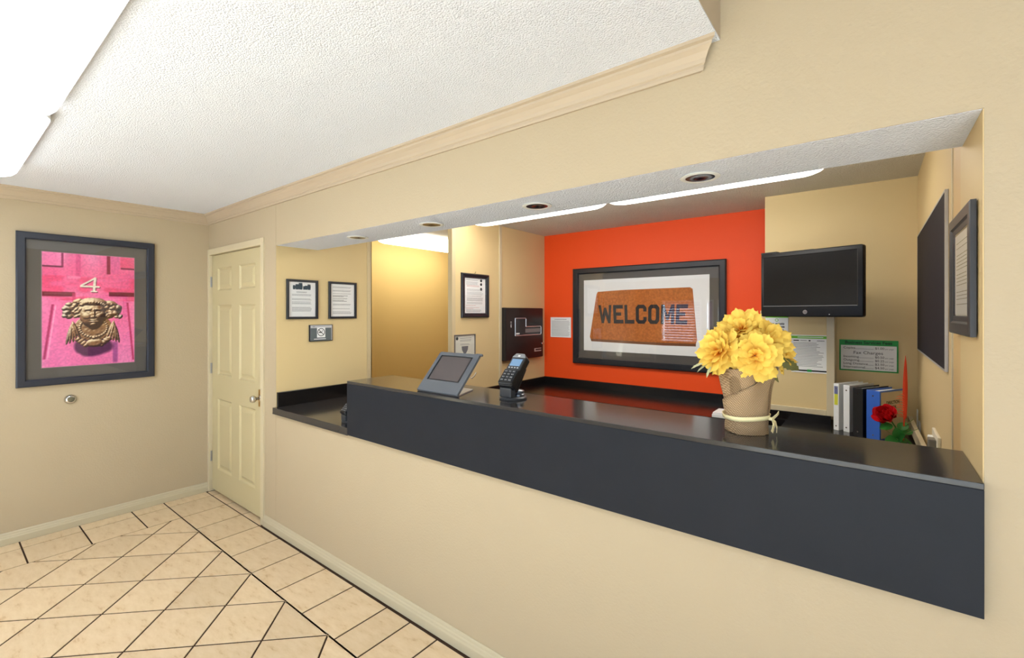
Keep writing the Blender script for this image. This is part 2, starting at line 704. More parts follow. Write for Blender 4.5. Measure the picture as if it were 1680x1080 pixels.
# casing
t = MB()
t.box(XL, -4.508, D - .014, D + .05, 0, 2.095)
t.box(-4.508, -3.520, D - .014, D + .05, 2.042, 2.095)
t.box(-3.520, -3.475, D - .014, D + .05, 0, 2.095)
struct(t.build('trim_3', PAINT_TRIM, bevel=.004))
struct(MB().box(-4.51, -3.52, D + .06, D + .09, 0, 2.05).build('door_gap_sheet', mat('door_gap_shade', (40, 26, 14), rough=.9)))  # dark sheet behind the door, the gap's shade put into its colour

# office: walls
struct(MB().box(XB - .08, XB, D + .002, 2.291, 0, ZO).build('wall_office_left', PAINT_IN))
tr = MB().box(XB, XB + .006, 2.256, 2.297, 0, ZO).box(XB - .086, XB + .006, 2.291, 2.297, 0, ZO)
struct(tr.build('trim_5', mat('pale_trim', (206, 186, 146), rough=.5)))
struct(MB().box(XC - .04, XC, 2.700, YO, 0, ZO).build('wall_office_panel', PAINT_IN))
tr = MB().box(XC - .04, XC + .006, 2.692, 2.700, 0, ZO).box(XC, XC + .006, 2.700, 2.733, 0, ZO)
struct(tr.build('trim_6', mat('pale_trim', (206, 186, 146), rough=.5)))
struct(MB().box(XC, XC + .012, 3.306, 3.340, 0, ZO).build('trim_7', PAINT_TRIM, bevel=.003))
struct(MB().box(XC - .04, -.594, YO, YO + .08, 0, ZO).build('wall_rear_orange', PAINT_ORG))
struct(MB().box(-.594, XR + .08, YT, YO + .08, 0, ZO).build('wall_rear', PAINT_IN))
struct(MB().box(XR, XR + .08, D + .34, YT, 0, ZO).build('wall_office_right', PAINT_IN))
struct(MB().box(XJ - .002, XJ + .05, D + .002, D + .342, 0, 2.0205).build('wall_hatch_jamb', PAINT_IN))
struct(MB().box(XR - .008, XR + .002, 1.872, 2.055, 0, ZO).build('trim_8', mat('ochre_trim', (214, 180, 122), rough=.5)))
struct(MB().box(XR - .011, XR + .002, 2.055, 2.075, 0, ZO).build('trim_9', PAINT_TRIM))
struct(MB().box(XL - .1, -4.30, D + .12, 5.02, 0, ZO).build('wall_hall', HALL_YEL))
struct(MB().box(-4.30, XC - .04, 4.94, 5.02, 0, ZO).build('wall_hall_end', HALL_YEL))
struct(MB().box(XC - .05, XC - .04, 2.700, 4.94, 0, ZO).build('wall_hall_right', HALL_YEL))
# boxed-in bulkhead under the monitor with trim strips
bk = struct(MB().box(-.594, -.222, 3.485, YT, .90, 1.56).build('wall_bulkhead', PAINT_IN))
MB().box(-.222, -.180, 3.470, YT, .90, 1.56).build('edge_strip', PAINT_TRIM, bk, bevel=.003)
MB().box(-.594, -.222, 3.470, 3.485, .90, .935).build('bottom_strip', PAINT_TRIM, bk, bevel=.003)


# ================================================================== COUNTERS
ct = thing('front_worktop', 'black worktop of the front desk, its dark edge running left of the raised counter', 'worktop', (XB, D - .025, 0))
MB().prism([(0, 0), (-2.377 - XB, 0), (-2.377 - XB, .027), (XJ - XB - .004, .027), (XJ - XB - .004, .60), (0, .60)], .846, .882).build('top', LAM_TOP, ct, bevel=.002)
MB().box(0, -2.377 - XB, 0, .024, .838, .846).build('edge_lip', LAM_TOP, ct)
MB().box(.001, .022, .028, .60, .882, .985).build('side_splash', BLACKTOP, ct, bevel=.002)
rc = thing('raised_counter', 'long charcoal raised reception counter with flat front panel', 'counter', (-2.374, D - .027, .842))
LW = XJ - .003 + 2.374
MB().box(0, LW, 0, .024, 0, .296).build('front_panel', LAM, rc, bevel=.0015)
MB().box(0, LW, 0, .318, .296, .311).build('top', LAM_TOP, rc, bevel=.0015)
MB().box(0, .02, .024, .31, .042, .296).build('end_panel', LAM, rc)
MB().box(.02, LW, .29, .31, .042, .296).build('back_panel', LAM, rc)

rw = thing('rear_worktop', 'glossy black rear worktop in front of the orange wall', 'worktop', (XC, YO, 0))
WZ, WR = .80, .845
poly = [(.002, -.001), (.002, -.615), (-.60 - XC, -.615), (-.60 - XC, -.001)]
MB().prism(poly, WZ - .04, WZ).build('top', BLACKTOP, rw)
poly = [(-.44 - XC, 2.12 - YO), (XR - XC - .012, 2.12 - YO), (XR - XC - .012, YT - YO - .001), (-.594 - XC, YT - YO - .001), (-.594 - XC, -.615), (-.44 - XC, -.615)]
MB().prism(poly, WR - .045, WR).build('return_top', BLACKTOP, rw)
MB().box(.004, -.60 - XC, -.021, -.001, WZ, WZ + .072).build('back_splash', BLACKTOP, rw, bevel=.002)
MB().box(.002, .022, -1.35, -.021, WZ, WZ + .072).build('side_splash', BLACKTOP, rw, bevel=.002)
MB().box(-.593 - XC, -.20 - XC, 3.473 - YO, 3.493 - YO, WR, WR + .054).build('bulkhead_splash', BLACKTOP, rw, bevel=.002)
MB().box(.03, -.44 - XC, -.56, -.54, .0, WZ - .04).build('front_board', mat('dark_cabinet', (20, 18, 18), rough=.6), rw)
MB().box(-.42 - XC, -.40 - XC, 2.14 - YO, -.60, .0, WR - .045).build('side_board', MATS['dark_cabinet'], rw)


# ================================================================== LIGHT FITTINGS
def rrect(a, b, r, n=6):
    out = []
    for cx, cy, a0 in ((a - r, b - r, 0), (-a + r, b - r, 90), (-a + r, -b + r, 180), (a - r, -b + r, 270)):
        for i in range(n + 1):
            t = R(a0 + 90 * i / n)
            out.append((cx + r * math.cos(t), cy + r * math.sin(t)))
    return out


def fixture(label, x0, x1, y0, y1, zc, m, group, rim=False):
    a, b = (x1 - x0) / 2, (y1 - y0) / 2
    o = thing('ceiling_light', label, 'ceiling light', ((x0 + x1) / 2, (y0 + y1) / 2, zc), 0, group)
    MB().rings([[(x, y, z) for x, y in rrect(a - .03, b - .03, .09)] for z in (-.001, -.02)]).build('base_pan', WHITEPL, o)
    rs = []
    for ins, z in ((.012, -.014), (0, -.026), (0, -.05), (.006, -.066), (.02, -.082), (.045, -.094), (.08, -.10)):
        rs.append([(x, y, z) for x, y in rrect(a - ins, b - ins, max(.11 - ins * .6, .05))])
    MB().rings(rs, cap0=True).build('diffuser', m, o, smooth=True)
    if rim:
        rs = []
        for ins, z in ((-.006, -.001), (-.006, -.042), (-.001, -.042), (-.001, -.001), (-.006, -.001)):
            rs.append([(x, y, z) for x, y in rrect(a - ins, b - ins, .115)])
        MB().rings(rs, False, False).build('light_block_rim', WHITEPL, o)  # added rim, keeps the diffuser's side light off the ceiling
    return o


LAMP1 = mat_emit('lobby_diffuser', (0.86, 0.94, 1.0), LOBBY_LAMP)
LAMP2 = mat_emit('office_diffuser', (1.0, 0.97, 0.91), OFFICE_LAMP)
LAMP3 = mat_emit('hall_diffuser', (1.0, 0.94, 0.82), HALL_LAMP)
fixture('white wraparound ceiling light in the lobby, the one nearer the pink picture', -3.86, -2.61, -.10, .315, ZC, LAMP1, 'lobby ceiling lights', True)
fixture('white wraparound ceiling light in the lobby corner of the picture, nearer the camera', -2.590, -1.340, -.10, .315, ZC, LAMP1, 'lobby ceiling lights', True)
fixture('long ceiling light over the desk, left one of the pair', -2.615, -1.412, 2.525, 2.940, ZO, LAMP2, 'office ceiling lights')
fixture('long ceiling light over the desk, right one of the pair', -1.408, -.175, 2.525, 2.940, ZO, LAMP2, 'office ceiling lights')
fixture('ceiling light in the yellow hallway behind the desk', -4.06, -3.65, 2.84, 4.08, ZO, LAMP3, None)
LENS = mat('dark_lens', (30, 36, 48), rough=0.12, spec=0.8)
for x, w_ in ((-2.532, 'leftmost of four, nearest the wall with two framed notices'), (-1.85, 'second from the left'), (-1.164, 'third from the left, above the orange wall'), (-.471, 'rightmost of four, above the monitor')):
    o = thing('downlight', 'unlit recessed downlight in the soffit, ' + w_, 'downlight', (x, 1.664, 2.02), 0, 'soffit downlights')
    MB().lathe([(.046, .0), (.064, -.001), (.066, -.004), (.058, -.008), (.049, -.006), (.046, .0)], 32).build('trim_ring', WHITEPL, o, smooth=True)
    MB().lathe([(.0001, -.002), (.016, -.004), (.030, -.006), (.048, -.0055), (.048, 0), (.0001, 0)], 32).build('lens', LENS, o, smooth=True)


# ================================================================== PICTURES AND NOTICES
FACE = {'-y': 0.0, '+x': R(90), '-x': R(-90)}


def lines(parent, x0, x1, zs, y, h=.0022, m=None, jit=.12, name='print_line'):
    g = MB()
    rnd = random.Random(len(zs) * 31 + int(abs(x0) * 1e4))
    for z in zs:
        e = x1 - (x1 - x0) * jit * rnd.random()
        g.box(x0, e, y - .0003, y, z - h / 2, z + h / 2)
    return g.build('printed_text', m or INK, parent)


def framed(name, label, cat, center, face, w, h, fw, depth, fmat, mat_w=0.0, glass=True, prof=None, matm=None, group=None):
    """frame > frame, backing, mat board, glass; origin at the frame centre on the wall, local -Y to the room"""
    o = thing(name, label, cat, center, FACE[face], group)
    prof = prof or [(0, -.001), (0, -depth * .85), (fw * .15, -depth), (fw * .85, -depth), (fw, -depth * .75), (fw, -.004), (fw, -.001)]
    MB().frame(w, h, prof).build('frame', fmat, o)
    MB().box(-w / 2 + fw * .5, w / 2 - fw * .5, -.004, -.001, -h / 2 + fw * .5, h / 2 - fw * .5).build('backing', matm or PAPER, o)
    if glass:
        y = -depth * .6
        MB().quad_xz(-w / 2 + fw * .98, w / 2 - fw * .98, -h / 2 + fw * .98, h / 2 - fw * .98, y).build('glass', GLASS, o)
    return o


# --- pink door picture on the left wall
pk = framed('framed_picture', 'large black-framed picture of a pink door with a brass face knocker', 'picture', (XL, .746, 1.568), '+x', .756, 1.060, .048, .032, NAVYFR, matm=MATBOARD)
NU, NV = 170, 262
PW, PH = .508, .811
u, v = np.meshgrid(np.linspace(0, 1, NU), np.linspace(0, 1, NV))      # v runs down
rng = np.random.default_rng(3)


def vnoise(sx, sy, seed):
    g = np.random.default_rng(seed).random((sy + 2, sx + 2))
    a, b = u * sx, v * sy
    i, j = np.floor(a).astype(int), np.floor(b).astype(int)
    fa, fb = a - i, b - j
    fa, fb = fa * fa * (3 - 2 * fa), fb * fb * (3 - 2 * fb)
    return (g[j, i] * (1 - fa) + g[j, i + 1] * fa) * (1 - fb) + (g[j + 1, i] * (1 - fa) + g[j + 1, i + 1] * fa) * fb


def sstep(a, b, x):
    t = np.clip((x - a) / (b - a), 0, 1)
    return t * t * (3 - 2 * t)


img = np.zeros((NV, NU, 3))


def put(mask, rgb):
    m_ = np.clip(mask, 0, 1)[..., None]
    img[:] = img * (1 - m_) + np.array(rgb, float) * m_


img[:] = (234, 112, 162)
put(.6 * vnoise(6, 3, 1) * sstep(.2, .9, vnoise(9, 4, 2)), (246, 168, 204))
put(.5 * sstep(.35, .75, vnoise(7, 22, 3)) * (v > .2) * (v < .42), (226, 52, 92))
put(.40 * sstep(.0, .18, v) * (1 - sstep(.3, .42, v)), (232, 78, 122))
put(.35 * sstep(.5, 1, v), (214, 112, 174))


def band(d, wd):
    return np.clip(1 - np.abs(d) / wd, 0, 1) ** .6


def boxm(u0, u1, v0, v1, s=.006):
    return sstep(u0 - s, u0 + s, u) * (1 - sstep(u1 - s, u1 + s, u)) * sstep(v0 - s, v0 + s, v) * (1 - sstep(v1 - s, v1 + s, v))


# upper panels
put(.35 * boxm(0, .20, 0, .12), (246, 150, 196))
put(.95 * boxm(0, .205, .118, .130), (70, 26, 44))
put(.8 * boxm(.19, .212, 0, .128), (128, 40, 76))
put(.4 * boxm(.34, .39, 0, .21), (196, 58, 110))
put(.4 * boxm(.25, .39, .20, .225), (246, 168, 200))
put(.85 * boxm(.675, .715, 0, .170), (126, 26, 50))
put(.4 * boxm(.72, .82, 0, .165), (214, 92, 150))
put(.45 * boxm(.83, 1, 0, .105), (226, 56, 92))
put(.9 * boxm(.835, 1, .104, .117), (92, 30, 48))
# lower rails
put(.92 * boxm(0, .33, .345, .384), (104, 30, 46))
put(.5 * boxm(.02, .30, .352, .368), (150, 84, 92))
put(.92 * boxm(.70, 1, .335, .375), (110, 28, 48))
put(.7 * boxm(.30, .34, .35, .44), (214, 66, 112))
for ua, va, ub, vb, wd, cc in ((.105, .455, .02, .93, .018, (150, 24, 70)), (.135, .46, .05, .93, .010, (248, 168, 200)), (.915, .43, .985, .98, .016, (168, 26, 70)), (.945, .43, .995, .85, .012, (240, 120, 170))):
    tt = np.clip((v - va) / (vb - va), 0, 1)
    put(.8 * band(u - (ua + (ub - ua) * tt), wd) * (v > va) * (v < vb), cc)
put(.5 * boxm(.745, .80, .80, .99, .012), (92, 40, 104))
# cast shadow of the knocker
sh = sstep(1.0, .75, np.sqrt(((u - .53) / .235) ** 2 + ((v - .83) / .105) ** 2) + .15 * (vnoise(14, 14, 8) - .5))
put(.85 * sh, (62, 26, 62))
# numeral 4
asp = PH / PW


def seg(ax, ay, bx, by, wd):
    px, py = u - ax, (v - ay) * asp
    dx, dy = bx - ax, (by - ay) * asp
    t_ = np.clip((px * dx + py * dy) / (dx * dx + dy * dy), 0, 1)
    d_ = np.hypot(px - t_ * dx, py - t_ * dy)
    return 1 - sstep(wd * .75, wd * 1.15, d_)


for off, cc in (((.008, .006), (120, 40, 64)), ((0, 0), (232, 222, 204))):
    ox, oy = off
    for a_ in ((.545, .212, .395, .283, .011), (.395, .289, .585, .291, .013), (.545, .212, .533, .330, .015), (.505, .334, .560, .334, .010)):
        put(seg(a_[0] + ox, a_[1] + oy, a_[2] + ox, a_[3] + oy, a_[4]), cc)
# brass knocker as a little height field that is then lit for the print
hgt = np.zeros_like(u)
msk = np.zeros_like(u)


def blob(cx, cy, rx, ry, hh, rot=0.0, pw=1.0, cover=True):
    global hgt, msk
    a, b = u - cx, (v - cy) * asp
    ry = ry * asp
    c_, s_ = math.cos(rot), math.sin(rot)
    q = ((a * c_ + b * s_) / rx) ** 2 + ((-a * s_ + b * c_) / ry) ** 2
    d_ = np.clip(1 - q, 0, None) ** (.5 * pw)
    hgt = np.maximum(hgt, d_ * hh) if cover else hgt + d_ * hh
    if cover:
        msk = np.maximum(msk, sstep(0, .12, 1 - q))


def dent(cx, cy, rx, ry, hh):
    global hgt
    q = ((u - cx) / rx) ** 2 + ((v - cy) / ry) ** 2
    hgt = hgt - hh * np.exp(-q)


rn = random.Random(5)
blob(.53, .665, .215, .125, .045)                       # back plate
blob(.36, .50, .14, .075, .05)
blob(.70, .50, .15, .075, .05)
for k in range(44):                                    # leaf wreath, both sides
    sd = -1 if k % 2 else 1
    blob(.53 + sd * (.13 + .18 * rn.random()), .43 + .14 * rn.random(), .022 + .026 * rn.random(), .011 + .013 * rn.random(), .07 + .06 * rn.random(), rn.uniform(-1, 1))
blob(.36, .425, .06, .022, .10, -.4)
blob(.27, .49, .07, .022, .10, .5)
blob(.72, .445, .08, .03, .11, .3)
blob(.80, .485, .05, .035, .10, .8)
for sd in (-1, 1):                                     # tassels
    for k in range(5):
        blob(.53 + sd * (.185 + .020 * k), .685 + .010 * k, .019, .090, .085 + .012 * (k % 2), sd * (.30 - .12 * k))
    for k in range(4):
        blob(.53 + sd * (.17 - .03 * k), .765 + .018 * k, .04, .02, .07, sd * .7)
for a in np.linspace(-2.2, 2.2, 21):                   # necklace
    blob(.53 + .15 * math.sin(a), .665 + .085 * math.cos(a), .016, .010, .09)
blob(.535, .755, .026, .017, .12)
blob(.545, .805, .105, .037, .11)
blob(.53, .60, .10, .085, .13)                         # neck
blob(.525, .545, .148, .120, .22, 0.0, .75)           # head
blob(.525, .435, .16, .040, .22)                       # hair band
blob(.525, .412, .12, .022, .16)
dent(.545, .806, .075, .022, .035)
for k in range(11):                                    # hair locks
    a = -1.25 + 2.5 * k / 10
    blob(.525 + .13 * math.sin(a), .468 - .036 * math.cos(a), .020, .018, .235, a)
for sd in (-1, 1):
    blob(.525 + sd * .055, .497, .045, .008, .03, sd * .12, cover=False)      # brow
    dent(.525 + sd * .055, .520, .038, .013, .06)
    blob(.525 + sd * .055, .523, .026, .009, .035, cover=False)
    blob(.525 + sd * .075, .560, .045, .026, .03, cover=False)
blob(.528, .535, .018, .045, .05, cover=False)
blob(.528, .567, .032, .013, .05, cover=False)
dent(.528, .583, .02, .004, .03)
blob(.528, .592, .036, .0065, .035, cover=False)
dent(.528, .600, .045, .004, .035)
blob(.528, .607, .030, .007, .03, cover=False)
blob(.528, .638, .035, .016, .03, cover=False)
hgt += .012 * vnoise(40, 60, 11) * msk
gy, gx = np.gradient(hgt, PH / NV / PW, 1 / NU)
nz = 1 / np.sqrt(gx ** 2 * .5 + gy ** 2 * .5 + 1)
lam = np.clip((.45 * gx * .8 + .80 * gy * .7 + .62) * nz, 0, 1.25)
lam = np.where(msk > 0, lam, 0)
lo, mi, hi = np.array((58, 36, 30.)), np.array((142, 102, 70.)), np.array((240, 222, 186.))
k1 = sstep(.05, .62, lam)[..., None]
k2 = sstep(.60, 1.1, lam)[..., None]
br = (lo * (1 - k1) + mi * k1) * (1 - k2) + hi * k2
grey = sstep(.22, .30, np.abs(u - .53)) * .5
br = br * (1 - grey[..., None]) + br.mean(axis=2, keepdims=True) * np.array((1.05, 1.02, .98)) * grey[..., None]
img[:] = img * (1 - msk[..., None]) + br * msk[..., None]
img = np.clip(img * (.94 + .12 * vnoise(60, 90, 12)[..., None]), 0, 255)


def print_mesh(name, img, x0, x1, z0, z1, y, m, parent):
    nv, nu, _ = img.shape
    X, Z = np.meshgrid(np.linspace(x0, x1, nu), np.linspace(z1, z0, nv))
    vs = np.stack([X, np.full_like(X, y), Z], -1).reshape(-1, 3)
    i = np.arange((nv - 1) * (nu - 1))
    a = (i // (nu - 1)) * nu + i % (nu - 1)
    fs = np.stack([a + nu, a + nu + 1, a + 1, a], -1)
    me = bpy.data.meshes.new(name)
    me.from_pydata(vs.tolist(), [], fs.tolist())
    c = img.reshape(-1, 3) / 255.0
    c = np.where(c <= .04045, c / 12.92, ((c + .055) / 1.055) ** 2.4)
    ca = me.color_attributes.new('Col', 'FLOAT_COLOR', 'POINT')
    ca.data.foreach_set('color', np.concatenate([c, np.ones((len(c), 1))], 1).astype(np.float32).ravel())
    return obj(name, me, m, parent)


PRINT = mat_vcol('printed_picture', rough=0.6, spec=0.2)
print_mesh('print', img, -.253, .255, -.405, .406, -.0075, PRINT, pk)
MB().frame(.514, .817, [(0, -.005), (0, -.0078), (.004, -.0078), (.004, -.005)]).build('mat_bevel', mat('mat_core', (150, 120, 130), rough=.8), pk)

# --- welcome mat picture on the orange wall
wp = framed('framed_picture', 'wide black-framed picture of a WELCOME doormat on the orange wall', 'picture', (-1.662, YO, 1.515), '-y', 1.446, .950, .056, .034, BLACKFR, matm=MATBOARD)
MB().box(-.608, .588, -.0065, -.004, -.343, .356).build('print', PAPER, wp)
COIR = mat('coir_print', (186, 108, 52), rough=.9, spec=.1, noise=(55, .22))
m_ = [(-.455, .215), (-.440, .237), (-.20, .247), (.10, .250), (.44, .252), (.463, .238), (.50, -.205), (.49, -.235), (.20, -.238), (-.20, -.232), (-.515, -.226), (-.528, -.206)]
MB().prism([(x - .012, z) for x, z in m_], -.0072, -.0065, 'y').build('doormat_print', COIR, wp)
e_ = [(-.540, -.206), (-.527, -.226), (-.20, -.232), (.20, -.238), (.478, -.235), (.478, -.258), (.20, -.262), (-.20, -.256), (-.525, -.250)]
MB().prism(e_[::1], -.0071, -.0064, 'y').build('doormat_edge_print', mat('coir_edge', (120, 76, 48), rough=.9), wp)
LET = {
    'W': [[(0, 1), (.2, 1), (.27, .42), (.42, .86), (.58, .86), (.73, .42), (.8, 1), (1, 1), (.84, 0), (.66, 0), (.5, .45), (.34, 0), (.16, 0)]],
    'E': [[(0, 0), (1, 0), (1, .2), (.3, .2), (.3, .42), (.8, .42), (.8, .6), (.3, .6), (.3, .8), (1, .8), (1, 1), (0, 1)]],
    'L': [[(0, 0), (1, 0), (1, .2), (.3, .2), (.3, 1), (0, 1)]],
    'C': [[(.22, 0), (.78, 0), (1, .16), (1, .36), (.7, .36), (.7, .22), (.64, .19), (.36, .19), (.3, .24), (.3, .76), (.36, .81), (.64, .81), (.7, .78), (.7, .64), (1, .64), (1, .84), (.78, 1), (.22, 1), (0, .84), (0, .16)]],
    'O': [[(.22, 0), (.78, 0), (1, .16), (1, .84), (.78, 1), (.5, 1), (.5, .81), (.62, .81), (.7, .74), (.7, .26), (.62, .19), (.38, .19), (.3, .26), (.3, .74), (.38, .81), (.49, .81), (.49, 1), (.22, 1), (0, .84), (0, .16)]],
    'M': [[(0, 0), (.24, 0), (.24, .62), (.42, .2), (.58, .2), (.76, .62), (.76, 0), (1, 0), (1, 1), (.76, 1), (.5, .46), (.24, 1), (0, 1)]],
}
BLKP = mat('faded_black_print', (44, 44, 50), rough=.9, spec=.1)
xx = -.44
for ch, cw in zip('WELCOME', (.138, .100, .096, .104, .104, .120, .100)):
    g = MB()
    for pl in LET[ch]:
        g.prism([(xx + a * cw + .012 * (b - .5) * (xx / .4), -.070 + b * .176) for a, b in pl], -.0078, -.0072, 'y')
    g.build('letter', BLKP, wp)
    xx += cw + .0145

# --- framed notices on the left partition
slim = None
f1 = framed('framed_notice', 'black-framed notice with a dark heading graphic, left of the two on the partition', 'notice', (XB, 1.704, 1.644), '+x', .236, .288, .017, .018, BLACKFR, group='framed notices on the partition')
MB().box(-.100, .100, -.006, -.004, -.128, .128).build('sheet', PAPER, f1)
hd = MB()
for k, (x, w_, h_) in enumerate(((-.062, .016, .030), (-.040, .022, .038), (-.014, .026, .048), (.012, .012, .026), (.028, .018, .030), (.050, .022, .040))):
    hd.prism([(x - w_ / 2, .072), (x + w_ / 2, .072), (x + w_ * .6, .072 + h_ * .5), (x + w_ / 2, .072 + h_), (x - w_ / 2, .072 + h_), (x - w_ * .6, .072 + h_ * .5)], -.0066, -.006, 'y')
hd.build('heading_graphic', mat('slate_print', (60, 74, 84), rough=.8), f1)
lines(f1, -.045, .035, [.056, .049], -.0061)
lines(f1, -.078, .078, [.036, .029, .004, -.003, -.018, -.026, -.033, -.058, -.065, -.072, -.079, -.086], -.0061)
f2 = framed('framed_notice', 'black-framed page of plain text, right of the two on the partition', 'notice', (XB, 2.030, 1.644), '+x', .240, .288, .017, .018, BLACKFR, group='framed notices on the partition')
MB().box(-.102, .102, -.006, -.004, -.128, .128).build('sheet', PAPER, f2)
lines(f2, -.085, .085, [.105, .098, .078, .071, .052], -.0061)
lines(f2, -.085, .085, [.036, .029, .014, .000, -.007], -.0061, m=INK2, h=.0026, jit=.5)
lines(f2, -.085, .080, [-.030, -.037, -.066, -.090, -.097, -.104], -.0061)

# --- no smoking sign
ns = thing('no_smoking_sign', 'small grey no smoking sign below the two framed notices', 'sign', (XB, 1.847, 1.393), FACE['+x'])
MB().box(-.093, .093, -.014, -.001, -.062, .062).build('holder', BLACKFR, ns, bevel=.002)
MB().box(-.086, .086, -.0155, -.0135, -.057, .058).build('plate', mat('pale_plate', (190, 190, 192), rough=.3), ns)
MB().box(-.086, .080, -.0162, -.0155, -.057, .038).build('grey_field', mat('sign_grey', (96, 104, 106), rough=.4), ns)
MB().box(-.036, .030, -.0168, -.0160, -.034, .042).build('white_square', PAPER, ns)
ring = MB()
rs = []
for r_, y in ((.030, -.0168), (.030, -.0174), (.0255, -.0174), (.0255, -.0168)):
    rs.append([(-.003 + r_ * math.cos(2 * math.pi * i / 32), y, .006 + r_ * math.sin(2 * math.pi * i / 32)) for i in range(32)])
ring.rings(rs, False, False)
ring.prism([(-.003 - .020, .006 + .017), (-.003 - .017, .006 + .020), (-.003 + .020, .006 - .017), (-.003 + .017, .006 - .020)], -.0174, -.0168, 'y')
ring.prism([(-.022, .001), (.004, .001), (.004, .008), (-.022, .008)], -.0173, -.0168, 'y')
ring.prism([(.006, .010), (.013, .020), (.010, .022), (.003, .012)], -.0173, -.0168, 'y')
ring.build('no_smoking_symbol', INK2, ns)
lines(ns, -.060, .045, [-.045], -.0163, h=.005, m=PAPER)
lines(ns, -.070, -.050, [.048], -.0157, h=.004)

# --- certificate on the panel wall
cp = [(0, -.001), (0, -.010), (.006, -.022), (.014, -.024), (.030, -.016), (.036, -.017), (.040, -.010), (.040, -.001)]
f3 = framed('framed_certificate', 'dark-framed certificate hanging from a nail on the panel wall', 'certificate', (XC, 2.975, 1.696), '+x', .352, .386, .040, .024, BLACKFR, prof=cp)
MB().box(-.134, .134, -.006, -.004, -.152, .152).build('sheet', PAPER, f3)
for z in (.135, .102, .060):
    MB().lathe([(.0001, -.0068), (.013, -.0068), (.013, -.006), (.0001, -.006)], 16, (.078, 0, z), 'y').build('seal', INK2, f3)
lines(f3, -.115, .04, [.135, .118, .108, .098], -.0061)
lines(f3, -.105, .06, [.088, .080], -.0061, m=mat('red_ink', (190, 110, 100), rough=.8))
lines(f3, -.105, .105, [.055, .045, .03, .02, .010, -.005, -.02, -.028, -.036, -.044, -.06, -.07], -.0061)
lines(f3, -.115, .10, [-.085, -.105, -.115], -.0061, m=MATS['red_ink'], jit=.6)
lines(f3, -.115, .09, [-.125, -.132, -.140], -.0061)
MB().tube([(0, -.001, .196), (0, -.012, .205), (0, -.014, .212)], .002, 6).build('nail', BLACKPL, f3)
f4 = framed('framed_certificate', 'small thin-framed certificate low behind the tablet stand', 'certificate', (XC, 2.846, 1.230), '+x', .258, .262, .009, .014, mat('pewter_frame', (110, 100, 92), rough=.4), glass=True)
MB().box(-.119, .119, -.006, -.004, -.121, .121).build('sheet', mat('cream_paper', (222, 220, 206), rough=.8), f4)
MB().lathe([(.0001, -.0068), (.014, -.0068), (.014, -.006), (.0001, -.006)], 16, (-.095, 0, .098), 'y').build('seal', INK2, f4)
lines(f4, -.06, .09, [.098, .084, .074], -.0061, m=INK2)
lines(f4, -.055, .06, [.050, .042], -.0061)
MB().prism([(-.04, .03), (.04, .03), (.036, .0), (.015, -.03), (0, -.036), (-.015, -.03), (-.036, .0)], -.0066, -.006, 'y').build('crest', INK, f4)
lines(f4, -.03, .03, [-.05, -.058], -.0061)

# --- key cabinet / alarm panel
pn = thing('wall_cabinet', 'dark metal wall cabinet with an L-shaped window beside the orange wall', 'cabinet', (XC, 3.655, 1.343), FACE['+x'])
CAB = mat('dark_cabinet_metal', (30, 26, 26), rough=.35, spec=.5)
MB().box(-.31, .31, -.045, -.001, -.252, .252).build('body', CAB, pn, bevel=.002)
MB().box(-.304, .310, -.052, -.046, -.248, .248).build('cabinet_door', CAB, pn, bevel=.002)
Lp = [(-.165, .150), (-.165, -.018), (.262, -.018), (.270, -.010), (.270, .058), (.262, .066), (.008, .066), (.008, .142), (.0, .150)]
MB().prism(Lp, -.0528, -.0518, 'y').build('display_window', mat('smoked_window', (62, 58, 58), rough=.15), pn)
ol = MB()
pts3 = [(a, -.0535, b) for a, b in Lp] + [(Lp[0][0], -.0535, Lp[0][1])]
for a, b in zip(pts3[:-1], pts3[1:]):
    ol.tube([a, b], .0042, 6)
ol.build('window_outline', mat('silver_trim', (206, 206, 206), rough=.3, metal=.6), pn)
MB().box(.0, .255, -.0534, -.0526, .008, .046).build('label_strip', mat('label_grey', (128, 122, 120), rough=.6), pn)
MB().box(-.150, -.095, -.0534, -.0526, -.006, .008).build('small_label', PAPER, pn)
lock = MB().lathe([(.0001, -.066), (.010, -.066), (.012, -.060), (.012, -.050), (.0001, -.050)], 16, (.285, 0, -.112), 'y')
lock.build('lock', CHROME, pn, smooth=True)
MB().box(.155, .275, -.0545, -.052, -.190, -.158).build('maker_plate', mat('plate_silver', (196, 190, 188), rough=.35), pn)
MB().box(.172, .275, -.0549, -.0545, -.180, -.164).build('plate_print', CAB, pn)
mk = MB()
for a, b, c_, d_ in ((-.232, -.222, .062, .088), (-.238, -.218, .095, .100), (-.238, -.218, .112, .118), (-.238, -.226, .076, .082)):
    mk.box(a, b, -.0527, -.0519, c_, d_)
mk.build('printed_mark', PAPER, pn)

# --- papers on the walls
pp = thing('paper_notice', 'white sheet of printed text taped to the orange wall beside the welcome picture', 'notice', (-2.546, YO, 1.396))
MB().box(-.124, .124, -.003, -.0005, -.104, .104).build('sheet', PAPER, pp)
lines(pp, -.075, .075, [.082], -.0031, h=.004)
lines(pp, -.110, .110, [.064 - .0125 * k for k in range(13)], -.0031, h=.003, jit=.08)

